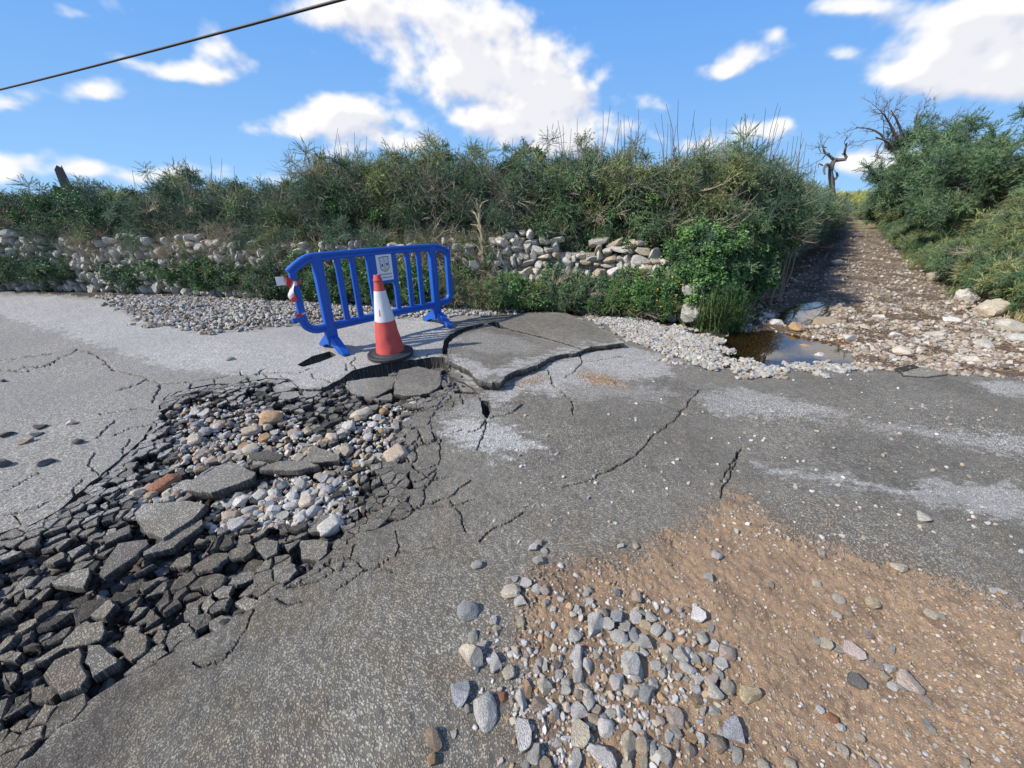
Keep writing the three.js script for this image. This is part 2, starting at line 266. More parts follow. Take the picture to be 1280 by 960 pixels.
function groundAt(x, z) {                                           // [zone, height, colour]
  const r = Math.hypot(x, z);
  if (ROAD.sd(x + 0.05 * n2(x * 4, z * 4), z + 0.05 * n2(x * 4 + 7, z * 4)) > 0) {
    for (let i = 0; i < HOLE_AREA.length; i++) {
      const d = HOLE_AREA[i].sd(x, z);
      if (d > 0) {
        const n = fbm2(x * 6, z * 6, 4), deep = i ? 0.1 : 0.07 + 0.06 * sstep(0, 0.25, d) + 0.12 * sstep(-3.4, -3.8, z);
        return [2, -deep + 0.035 * n, mix3([0.17, 0.155, 0.135], [0.27, 0.215, 0.155], sstep(-0.1, 0.5, n + 0.3 * n2(x * 25, z * 25)))];
      }
    }
    let h = 0.012 * fbm2(x * 0.9, z * 0.9, 3) + 0.0025 * n2(x * 18, z * 18);
    const s = sandAt(x, z);
    if (s > 0.25 && sandHere(x, z, s)) {
      const m = fbm2(x * 4, z * 4, 4), f = n2(x * 30, z * 30), c = mix3(SAND_C, [0.33, 0.235, 0.155], sstep(0.0, 0.5, m + 0.3 * f + 0.35 * sstep(0.9, 0.2, x) * sstep(-1.9, -1.2, z)));
      return [1, h + 0.006 * s + 0.012 * fbm2(x * 3, z * 3, 3) + 0.003 * n2(x * 28, z * 28), c.map((k) => k * (1 + 0.16 * f + 0.2 * m))];
    }
    return [0, h, asphaltColor(x, z)];
  }
  let tr = TRACK.sd(x, z);
  let h = 0.03 * fbm2(x * 1.7, z * 1.7, 4) + 0.012 * n2(x * 11, z * 11);
  if (tr > -1.1 && r < 50) {
    h -= 0.10 * sstep(-0.05, 0.3, RUT_AREA.sd(x, z));
    h += 0.05 * Math.max(0, 1 - Math.hypot((x - 3.75) / 1.0, (z + 4.78) / 0.35));
    for (const p of PUDDLES) { const d = p.sd(x, z); h = lerp(h, Math.min(h, WATER_Y + 0.012 - 0.055 * sstep(-0.02, 0.3, d)), sstep(-0.2, 0.0, d)); if (d < 0 && d > -0.25) h = Math.max(h, WATER_Y + 0.005 - d * 0.25); }
    h -= 0.02;
  }
  if (r > 46) return [5, h, mix3([0.75, 0.52, 0.2], [0.62, 0.5, 0.24], sstep(-0.3, 0.4, fbm2(x * 0.1, z * 0.1, 3)))];
  if (tr > 0.1 * n2(x * 3, z * 3)) return [3, h, trackColor(x, z)];
  const soil = mix3([0.13, 0.095, 0.06], [0.2, 0.165, 0.115], sstep(-0.3, 0.4, fbm2(x * 2, z * 2, 4)));
  return [4, h + sstep(0, 1.6, -tr) * 0.12 * sstep(2.2, 3.4, x), soil];
}

// cracks, drawn on the photograph and laid on the road
const CRACKS = [
  [[-40, 458], [0, 450], [40, 445], [70, 441], [96, 437], [112, 440], [128, 449]], [[-30, 466], [0, 462], [30, 466], [60, 455], [96, 438]], [[16, 464], [30, 459], [52, 460], [74, 452]],
  [[128, 449], [142, 463], [160, 466], [184, 474], [200, 480], [240, 478], [266, 473], [290, 469], [318, 470]], [[184, 474], [170, 482], [145, 488]], [[200, 480], [196, 492], [190, 503]], [[240, 478], [236, 487]], [[266, 473], [270, 480]], [[318, 470], [325, 466], [346, 465], [372, 467], [386, 461]],
  [[190, 512], [170, 510], [150, 514], [125, 518]], [[0, 617], [25, 605], [48, 592]], [[120, 548], [128, 540], [143, 526]], [[190, 530], [165, 534], [140, 545]], [[150, 575], [158, 556], [162, 548]],
  [[432, 455], [434, 463]], [[362, 474], [350, 470]],
  [[875, 486], [862, 500], [845, 522], [815, 545], [795, 568], [780, 578], [758, 590], [725, 603], [705, 608]], [[685, 462], [690, 480], [705, 492], [715, 502], [716, 518]], [[724, 441], [727, 454], [718, 464], [706, 472]],
  [[609, 523], [607, 535], [604, 548], [596, 562]], [[556, 494], [548, 508], [540, 525], [542, 545], [551, 560], [548, 580]], [[556, 506], [545, 514], [535, 530]], [[780, 445], [748, 450], [735, 452]], [[602, 467], [612, 472]],
  [[494, 662], [495, 674], [500, 682], [494, 694], [472, 706], [440, 724], [420, 738]], [[497, 688], [515, 690], [545, 684]], [[508, 640], [528, 630], [560, 622], [590, 600]], [[507, 575], [525, 590], [540, 600], [560, 596]], [[528, 630], [530, 612], [545, 590]],
  [[612, 504], [630, 503], [655, 504], [640, 515], [613, 522]], [[608, 523], [600, 535], [585, 540]],
  [[926, 560], [920, 575], [914, 590], [905, 606], [900, 622]], [[922, 565], [912, 585], [903, 600]], [[335, 745], [360, 756], [380, 752]], [[400, 705], [418, 712], [430, 708]], [[512, 530], [524, 540], [528, 556]], [[655, 640], [640, 652], [618, 660], [600, 676]], [[560, 622], [575, 640], [582, 665]],
];
const crackLines = CRACKS.map((c) => ragged(poly(c), 0.012, 0.05, false));
{
  const q = rng(77);
  for (let i = 0; i < 70; i++) {                                    // hair cracks that run out of the pit
    const k = Math.floor(q() * PIT.length), a = PIT[k], b = PIT[(k + 1) % PIT.length];
    if (a[0] < -2.6 || -a[1] < 1.0) continue;
    const L = Math.hypot(b[0] - a[0], b[1] - a[1]) + 1e-6, o = [(b[1] - a[1]) / L, -(b[0] - a[0]) / L], s = inside(PIT, a[0] + o[0] * 0.05, a[1] + o[1] * 0.05) ? -1 : 1;
    let x = a[0], z = a[1], ang = Math.atan2(o[1] * s, o[0] * s) + rr(-0.9, 0.9, q); const line = [[x, z]], n = 3 + Math.floor(q() * 9);
    for (let j = 0; j < n; j++) { ang += rr(-0.7, 0.7, q); x += Math.cos(ang) * 0.045; z += Math.sin(ang) * 0.045; line.push([x, z]); }
    crackLines.push(line);
  }
}

// ───────────────────────── ground: one height field, cut into its surfaces ─────────────────────────
{
  const EL0 = 80, EL1 = 1.1, EM = [[80, 0.17], [28, 0.15], [27, 0.085], [9.5, 0.085], [8, 0.15], [1.1, 0.15]], KN = 600, KS = 2.0, AK = Math.atan(Math.sinh(KS)), KX = 40, AX = 95 * Math.PI / 180;        // degrees; finer close by, coarser far away
  const rows = []; for (let e = EL0; e > EL1;) { rows.push(e); let k = 1; while (k < EM.length - 1 && EM[k][0] > e) k++; const t = (EM[k - 1][0] - e) / (EM[k - 1][0] - EM[k][0]); e -= lerp(EM[k - 1][1], EM[k][1], t); }
  const NC = 2 * (KN + KX), NR = rows.length - 1, rad = Math.PI / 180;
  const azOf = (c) => { const k = c - NC / 2, s = Math.abs(k), a = s <= KN ? Math.atan(Math.sinh(s / KN * KS)) : AK + (s - KN) / KX * (AX - AK); return k < 0 ? -a : a; }, colOf = (a) => { const s = Math.abs(a), k = s <= AK ? Math.asinh(Math.tan(s)) / KS * KN : KN + (s - AK) / (AX - AK) * KX; return NC / 2 + (a < 0 ? -k : k); };
  const place = (c, r) => { const ri = Math.min(NR - 1, Math.floor(r)), el = lerp(rows[ri], rows[ri + 1], r - ri) * rad, a = azOf(c), d = EYE / Math.tan(el); return [d * Math.sin(a), -d * Math.cos(a)]; };
  const rowOf = (e) => { let a = 0, b = NR; while (b - a > 1) { const m = (a + b) >> 1; if (rows[m] > e) a = m; else b = m; } return a + clamp((rows[a] - e) / (rows[a] - rows[b]), -1, 2); };
  const toGrid = ([x, z]) => [colOf(Math.atan2(x, -z)), rowOf(Math.atan2(EYE, Math.hypot(x, z)) / rad)];
  const N = (NC + 1) * (NR + 1), snapX = new Float32Array(N), snapZ = new Float32Array(N), best = new Float32Array(N).fill(9), kindS = new Uint8Array(N), lipX = new Float32Array(N), lipZ = new Float32Array(N), lipD = new Float32Array(N).fill(9), lipK = new Uint8Array(N), flat = new Uint8Array(N);
  const stamp = (line, closed, kind) => {
    const g = line.map(toGrid);
    for (let i = 0; i < g.length - (closed ? 0 : 1); i++) {
      const a = g[i], b = g[(i + 1) % g.length]; if (Math.abs(a[0] - b[0]) > 600) continue;
      const c0 = Math.max(0, Math.floor(Math.min(a[0], b[0]) - 2)), c1 = Math.min(NC, Math.ceil(Math.max(a[0], b[0]) + 2)), r0 = Math.max(0, Math.floor(Math.min(a[1], b[1]) - 2)), r1 = Math.min(NR, Math.ceil(Math.max(a[1], b[1]) + 2));
      const dx = b[0] - a[0], dy = b[1] - a[1], l = dx * dx + dy * dy + 1e-9;
      for (let r = r0; r <= r1; r++) for (let c = c0; c <= c1; c++) {
        const t = clamp(((c - a[0]) * dx + (r - a[1]) * dy) / l), ex = a[0] + dx * t - c, ey = a[1] + dy * t - r, d = Math.max(Math.abs(ex), Math.abs(ey)), k = r * (NC + 1) + c;
        if (d < 0.52 && d < best[k] && !(kindS[k] === 1 && kind === 2)) { best[k] = d; snapX[k] = a[0] + dx * t; snapZ[k] = a[1] + dy * t; kindS[k] = kind; }
        else if (d < 1.3 && d < lipD[k]) { lipD[k] = d; lipX[k] = a[0] + dx * t; lipZ[k] = a[1] + dy * t; lipK[k] = kind; }
      }
    }
  };
  for (const h of HOLES) stamp(h, true, 1);
  for (const c of crackLines) stamp(c, false, 2);
  const pos = new Float32Array(N * 3), col = new Float32Array(N * 3), zone = new Uint8Array(N);
  for (let r = 0; r <= NR; r++) for (let c = 0; c <= NC; c++) {
    const k = r * (NC + 1) + c, s = kindS[k]; let [x, z] = s ? place(snapX[k], snapZ[k]) : place(c, r);
    if (!s && lipK[k]) { const [lx, lz] = place(lipX[k], lipZ[k]), dd = Math.hypot(x - lx, z - lz) || 1e-6, D = Math.hypot(x, z), pit = inside(PIT, x, z) || HOLES.slice(1).some((h) => inside(h, x, z)), w = lipK[k] === 2 ? clamp(0.0032 * D * D, 0.004, 0.017) : 0.012; if (lipK[k] === 2 ? !pit : pit) { flat[k] = pit ? 0 : 1; const f = Math.min(1, w / dd); x = lx + (x - lx) * f; z = lz + (z - lz) * f; } }
    let [zn, h, cl] = groundAt(x, z);
    if (s === 1) { flat[k] = 1; zn = 0; h = 0.012 * fbm2(x * 0.9, z * 0.9, 3); cl = asphaltColor(x, z); }
    if (s === 2 && zn < 2) { const d = Math.hypot(x, z), unit = 0.1 * rad * (d * d + EYE * EYE) / EYE; h -= 0.035; cl = BITUMEN; }
    pos[k * 3] = x; pos[k * 3 + 1] = h; pos[k * 3 + 2] = z; col.set(cl, k * 3); zone[k] = zn;
    if (zn === 2) { /* fresh fracture faces are black with binder */ }
  }
  const lists = [[], [], [], [], [], []];
  for (let r = 0; r < NR; r++) for (let c = 0; c < NC; c++) {
    const a = r * (NC + 1) + c, b = a + 1, d = a + NC + 1, e = d + 1;
    const ae = kindS[a] && kindS[a] === kindS[e], bd = kindS[b] && kindS[b] === kindS[d], slant = ae !== bd ? bd : (r + c) & 1;   // keep cracks and rims unbroken
    for (const t of slant ? [[a, b, d], [b, e, d]] : [[a, b, e], [a, e, d]]) {
      const z = [zone[t[0]], zone[t[1]], zone[t[2]]];
      const pitV = (z[0] === 2) + (z[1] === 2) + (z[2] === 2);
      const k = pitV ? 2 : z[0] === z[1] || z[0] === z[2] ? z[0] : z[1] === z[2] ? z[1] : Math.min(...z);
      lists[k].push(t[0], t[1], t[2]);
    }
  }
  const defs = [['road', M.road, 'cracked grey asphalt road surface', 'road'], ['sand_patch', M.sand, 'brown sand and grit washed over the asphalt', 'sand'], ['pit_bed', M.pit, 'dark washed-out bed under the broken asphalt', 'ground'], ['dirt_track', M.track, 'stony dirt track running off between the hedges', 'track'], ['soil_verge', M.soil, 'brown soil verge at the foot of the wall and hedges', 'ground'], ['straw_field', M.soil, 'straw coloured field at the far end of the track', 'field']];
  lists.forEach((idx, z) => {
    if (!idx.length) return;
    const map = new Map(), P3 = [], C3 = [], UV = [], I = [];
    for (const k of idx) {
      const pit = z === 2 && zone[k] !== 2;
      let m = map.get(k);
      if (m === undefined) {
        m = P3.length / 3; map.set(k, m); const x = pos[k * 3], zz = pos[k * 3 + 2];
        P3.push(x, pos[k * 3 + 1], zz); C3.push(...(pit ? BITUMEN : [col[k * 3], col[k * 3 + 1], col[k * 3 + 2]])); UV.push((x + 0.2 * n2(x * 0.5, zz * 0.5)) / 1.1, (zz + 0.2 * n2(x * 0.5 + 8, zz * 0.5)) / 1.1);
      }
      I.push(m);
    }
    const g = new THREE.BufferGeometry();
    g.setAttribute('position', new THREE.Float32BufferAttribute(P3, 3)); g.setAttribute('color', new THREE.Float32BufferAttribute(C3, 3)); g.setAttribute('uv', new THREE.Float32BufferAttribute(UV, 2)); g.setIndex(I); g.computeVertexNormals();
    if (z < 2) for (const [k, m] of map) if (flat[k]) g.attributes.normal.setXYZ(m, 0, 1, 0);
    structure(new THREE.Mesh(g, defs[z][1]), defs[z][0], defs[z][2], defs[z][3]);
  });
  const base = new THREE.CircleGeometry(1500, 64); base.rotateX(-Math.PI / 2);
  const gm = new THREE.Mesh(base, std({ color: new THREE.Color().setRGB(0.30, 0.24, 0.12) })); gm.position.y = -0.3;
  structure(gm, 'ground', 'dry earth stretching to the horizon', 'ground');
  const wm = new THREE.MeshPhysicalMaterial({ color: new THREE.Color().setRGB(0.46, 0.40, 0.28), transmission: 1, thickness: 0, ior: 1.7, roughness: 0.015, bumpMap: null });
  PUDDLES.forEach((p, i) => {
    const c = p.p.reduce((a, b) => [a[0] + b[0] / p.p.length, a[1] + b[1] / p.p.length], [0, 0]);
    const sh = new THREE.Shape(p.p.map(([x, z]) => new THREE.Vector2(c[0] + (x - c[0]) * 1.18, -(c[1] + (z - c[1]) * 1.18))));
    const g = new THREE.ShapeGeometry(sh); g.rotateX(-Math.PI / 2);
    const m = new THREE.Mesh(g, wm); m.position.y = WATER_Y;
    structure(m, 'puddle_water', i ? 'small bright puddle in the rut of the dirt track' : 'brown puddle reflecting the sky beside the road edge', 'puddle');
  });
}
const groundY = (x, z) => groundAt(x, z)[1];

// ───────────────────────── rocks ─────────────────────────
function rockGeo(detail, seed, cuts, rough, round = 0) {
  const q = rng(seed); let g = new THREE.IcosahedronGeometry(1, detail);
  const p = g.attributes.position, planes = [];
  for (let i = 0; i < cuts; i++) { const a = q() * 6.283, y = rr(-1, 1, q), s = Math.sqrt(1 - y * y); planes.push([s * Math.cos(a), y, s * Math.sin(a), rr(0.34, 0.74, q) + round * 0.26]); }
  const ox = q() * 50;
  for (let i = 0; i < p.count; i++) {
    let x = p.getX(i), y = p.getY(i), z = p.getZ(i);
    for (let k = 0; k < 2; k++) for (const [a, b, c, d] of planes) { const e = a * x + b * y + c * z - d; if (e > 0) { x -= a * e * 0.97; y -= b * e * 0.97; z -= c * e * 0.97; } }
    const n = 1 + rough * fbm3(x * 1.8 + ox, y * 1.8, z * 1.8, 3);
    p.setXYZ(i, x * n, y * n, z * n);
  }
  g = toCreasedNormals(g, 0.24 + round * 0.8);
  g.computeBoundingBox(); const b = g.boundingBox, s = b.getSize(new THREE.Vector3()), c = b.getCenter(new THREE.Vector3());
  g.translate(-c.x, -c.y, -c.z); g.scale(1 / s.x, 1 / s.y, 1 / s.z);          // a unit box, so that sizes are metres
  return g;
}
const ANGULAR = Array.from({ length: 12 }, (_, i) => rockGeo(3, 100 + i, 8 + (i % 5), 0.05)), ROUNDED = Array.from({ length: 8 }, (_, i) => rockGeo(3, 200 + i, 6, 0.22, 0.8));
const SMALL = Array.from({ length: 6 }, (_, i) => rockGeo(1, 300 + i, 6, 0.16));
const HUES = { pale: [0.50, 0.485, 0.45], white: [0.60, 0.59, 0.56], grey: [0.43, 0.425, 0.405], blue: [0.325, 0.335, 0.35], cream: [0.52, 0.465, 0.375], tan: [0.42, 0.345, 0.26], orange: [0.45, 0.30, 0.175], pink: [0.47, 0.39, 0.345], brown: [0.27, 0.215, 0.17], brick: [0.36, 0.165, 0.095], yellow: [0.53, 0.45, 0.30], dark: [0.15, 0.148, 0.145] };
const HUE_WORD = { pale: 'pale limestone grey', white: 'whitish', grey: 'mid grey', blue: 'bluish grey', cream: 'cream coloured', tan: 'tan', orange: 'orange brown', pink: 'pinkish', brown: 'dark brown', brick: 'brick red', yellow: 'yellowish', dark: 'charcoal grey' };
const rockMats = {};
function rockMat(h, v) { const k = h + v; return rockMats[k] ??= (() => { const m = M.rock.clone(); const c = HUES[h], f = [1.2, 1.38, 1.52][v]; m.color.setRGB(c[0] * f, c[1] * f * [1, 1, 0.99][v], c[2] * f * [0.97, 1, 1.02][v]); return m; })(); }
function placeRock(name, x, z, w, hgt, d, hue, yaw, round, where, category, grp, y) {
  const m = new THREE.Mesh(pick(round ? ROUNDED : ANGULAR), rockMat(hue, Math.floor(R() * 3)));
  const gy = y ?? groundY(x, z);
  m.position.set(x, gy + hgt * (name === 'track_stone' ? 0.2 : 0.3), z); m.rotation.set(rr(-0.15, 0.15), yaw, rr(-0.15, 0.15)); m.scale.set(w, hgt, d);
  return top(m, name, (w > 0.13 ? 'large ' : w < 0.055 ? 'small ' : '') + HUE_WORD[hue] + (round ? ' rounded' : ' angular') + ' stone ' + where, 'stone', grp);
}
// stones measured on an enlargement: centre, width, height, hue ; origin and scale of that enlargement
function measured(list, ox, oy, sc, name, where, grp, roundShare, y) {
  for (const [cx, cy, w, h, hue, round] of list) {
    const u = ox + cx / sc, v = oy + (cy + h * 0.18) / sc, t = reach(u, v), [x, z] = G(u, v, 0), k = t / FOC / sc, drop = EYE / Math.hypot(x, z, EYE);
    const W = w * k, Dp = clamp((h * k) / (drop * 0.75 + 0.28), W * 0.45, W * 2.0), Hh = Math.min(W, Dp) * rr(0.6, 0.85);
    placeRock(name, x, z, W * 1.06, Hh, Dp, hue, rr(-0.35, 0.35) + Math.atan2(x, -z) * -1, round ?? R() < roundShare, where, 'stone', grp, y?.(x, z));
  }
}
measured([
  [345, 290, 70, 50, 'cream', true], [380, 325, 45, 40, 'pale'], [190, 360, 78, 58, 'blue'], [208, 455, 34, 44, 'grey'], [240, 488, 40, 30, 'grey'], [200, 525, 84, 84, 'cream'], [290, 545, 42, 66, 'grey'], [337, 583, 45, 46, 'cream', true], [165, 655, 66, 76, 'blue'], [255, 715, 80, 110, 'grey'], [317, 672, 30, 34, 'brick'], [187, 715, 22, 32, 'pale'], [138, 803, 20, 26, 'white'], [70, 815, 55, 84, 'brown'], [62, 900, 38, 38, 'orange'], [392, 795, 56, 104, 'grey'], [383, 682, 42, 66, 'pale'], [403, 640, 34, 66, 'orange'], [463, 640, 58, 48, 'cream'], [455, 697, 66, 52, 'brown'], [430, 880, 56, 56, 'grey'], [400, 910, 40, 30, 'grey'], [475, 915, 66, 40, 'tan'],
  [645, 412, 64, 88, 'grey'], [680, 370, 44, 38, 'tan'], [725, 385, 44, 48, 'blue'], [697, 415, 44, 40, 'grey'], [755, 415, 44, 50, 'grey'], [737, 455, 62, 48, 'grey'], [790, 450, 34, 58, 'blue'], [795, 385, 40, 50, 'grey'], [830, 412, 48, 34, 'yellow', true], [852, 390, 40, 34, 'pale'], [873, 428, 40, 48, 'white'], [828, 480, 58, 48, 'grey'], [575, 455, 44, 44, 'grey'], [582, 525, 50, 74, 'grey'], [623, 560, 40, 50, 'pale'], [655, 518, 24, 36, 'pale'], [790, 498, 36, 30, 'yellow'], [823, 517, 36, 26, 'pale'], [785, 555, 84, 80, 'grey'], [730, 607, 48, 64, 'grey'], [780, 647, 50, 42, 'cream'], [833, 645, 48, 74, 'blue'], [800, 605, 50, 28, 'grey'], [862, 620, 38, 50, 'grey'], [870, 555, 40, 42, 'pale'], [895, 582, 30, 38, 'white'], [912, 530, 48, 36, 'cream'], [905, 503, 40, 26, 'cream'], [968, 525, 54, 50, 'grey'], [1015, 540, 40, 35, 'grey'], [1050, 535, 40, 35, 'pale'], [985, 567, 58, 40, 'grey'], [1020, 612, 40, 40, 'pale'], [950, 600, 28, 28, 'pale'], [980, 612, 25, 25, 'pale'], [1015, 645, 50, 34, 'pale'], [1068, 615, 50, 50, 'pink'], [1083, 665, 50, 44, 'pale'], [1095, 590, 35, 40, 'pale'], [1107, 548, 40, 45, 'white'], [1128, 508, 58, 58, 'pink'], [1080, 485, 34, 50, 'white'], [1040, 460, 42, 48, 'pale'], [1072, 425, 26, 34, 'grey'], [1025, 380, 48, 48, 'white'], [957, 358, 26, 24, 'pink'], [970, 378, 26, 18, 'grey'], [915, 455, 32, 32, 'pale'], [1130, 640, 48, 54, 'cream'], [1205, 660, 56, 72, 'yellow'], [945, 745, 78, 64, 'pink'], [1155, 795, 70, 82, 'blue'], [1098, 840, 62, 58, 'brown'], [1035, 826, 36, 34, 'white'], [1085, 725, 44, 34, 'pale'], [1165, 880, 34, 54, 'pale'], [940, 797, 50, 28, 'grey'],
  [595, 720, 64, 54, 'grey'], [628, 682, 44, 66, 'pale'], [655, 715, 34, 34, 'cream'], [685, 742, 34, 32, 'blue'], [645, 750, 40, 44, 'tan'], [690, 782, 58, 54, 'white'], [598, 800, 66, 86, 'cream'], [680, 880, 104, 60, 'grey'], [770, 845, 56, 104, 'cream'], [820, 845, 46, 60, 'tan'], [860, 855, 34, 50, 'grey'], [905, 890, 58, 50, 'pale'], [830, 900, 36, 60, 'cream'], [765, 915, 40, 58, 'cream'], [580, 890, 40, 70, 'grey'], [520, 830, 30, 40, 'pale'], [545, 835, 34, 30, 'tan'], [505, 725, 30, 44, 'blue'], [545, 650, 34, 30, 'pale'], [590, 590, 44, 58, 'grey'], [520, 590, 30, 34, 'grey'], [465, 555, 24, 40, 'white'], [438, 570, 24, 40, 'pale'], [990, 870, 40, 40, 'pink'], [945, 840, 24, 50, 'tan'], [1000, 820, 40, 34, 'orange'], [800, 310, 40, 44, 'tan'], [1090, 160, 36, 36, 'grey', true], [425, 130, 34, 30, 'pale'], [447, 112, 30, 22, 'pink'], [467, 140, 28, 26, 'grey'], [447, 180, 48, 30, 'grey'], [220, 195, 40, 28, 'grey', true], [400, 262, 40, 34, 'pale'], [360, 245, 25, 22, 'grey'], [293, 430, 36, 30, 'cream'], [1260, 920, 40, 40, 'cream'], [545, 620, 34, 32, 'white'], [610, 635, 34, 26, 'pale'], [560, 540, 24, 24, 'tan'], [1040, 725, 24, 30, 'pale'], [1110, 800, 30, 40, 'pale'], [1140, 850, 20, 44, 'grey'], [710, 725, 36, 34, 'pale'], [740, 740, 28, 28, 'white'], [1020, 685, 40, 30, 'brown'], [585, 660, 36, 40, 'tan'], [515, 560, 24, 30, 'dark'], [440, 290, 40, 34, 'pale'], [467, 290, 38, 36, 'pink'], [470, 338, 26, 26, 'pale'], [525, 322, 26, 20, 'white'], [497, 360, 22, 24, 'white'], [580, 354, 26, 26, 'white'], [630, 325, 28, 22, 'pale'], [380, 398, 30, 40, 'cream'], [285, 395, 34, 34, 'grey'], [725, 295, 30, 34, 'blue'], [625, 283, 40, 20, 'pale'], [820, 370, 28, 30, 'pale'], [545, 700, 24, 24, 'pale'], [800, 125, 26, 26, 'cream'], [742, 127, 26, 18, 'white'], [1062, 248, 34, 26, 'grey'],
], 520, 640, 2.909, 'loose_stone', 'lying loose among the stones on the sand', 'loose stones on the sand', 0.12);
measured([
  [627, 348, 45, 40, 'yellow'], [842, 392, 40, 30, 'cream'], [880, 402, 28, 20, 'cream'], [555, 525, 70, 44, 'pink'], [455, 497, 40, 35, 'cream'], [420, 480, 30, 30, 'grey'], [760, 645, 80, 54, 'pink'], [690, 585, 34, 34, 'white'], [703, 655, 32, 30, 'white'], [670, 618, 32, 26, 'cream'], [565, 640, 54, 40, 'dark'], [722, 215, 48, 28, 'cream'], [1180, 598, 32, 30, 'pink'], [520, 900, 44, 40, 'cream'], [835, 805, 44, 28, 'grey'], [480, 775, 36, 28, 'brick'], [508, 805, 30, 30, 'white'], [433, 740, 28, 26, 'white'], [970, 943, 34, 28, 'cream'], [1195, 480, 26, 54, 'pale'], [820, 22, 44, 28, 'pale'], [240, 272, 32, 28, 'tan'], [1075, 293, 24, 18, 'white'], [1110, 298, 32, 16, 'white'], [610, 462, 36, 30, 'pink'], [700, 515, 26, 22, 'pale'], [658, 580, 26, 30, 'pink'], [620, 555, 24, 34, 'pink'], [820, 700, 40, 22, 'pink'], [845, 730, 34, 22, 'cream'], [735, 665, 30, 20, 'pale'], [500, 330, 40, 24, 'pale'], [495, 388, 34, 22, 'pale'], [540, 384, 30, 20, 'pink'], [420, 270, 30, 22, 'cream'], [440, 160, 26, 16, 'pale'], [580, 842, 34, 26, 'cream'], [750, 825, 34, 20, 'cream'], [635, 945, 34, 28, 'pink'], [320, 945, 40, 36, 'cream'], [500, 515, 34, 24, 'pale'], [1160, 345, 40, 20, 'pink'],
], 880, 640, 3, 'loose_stone', 'sunk in the sand away from the stone pile', 'stones scattered over the sand', 0.3);
// stones that lie about on the asphalt
measured([[205, 375, 46, 18, 'dark'], [190, 413, 44, 16, 'dark'], [30, 412, 60, 20, 'dark'], [395, 453, 40, 24, 'dark'], [235, 555, 60, 28, 'dark'], [20, 565, 60, 30, 'dark'], [360, 358, 36, 26, 'pale'], [130, 450, 60, 18, 'tan'], [20, 147, 24, 12, 'dark'], [1155, 40, 40, 14, 'grey']], 0, 440, 4, 'loose_stone', 'thrown onto the smooth side of the road', 'crumbs on the road', 0);

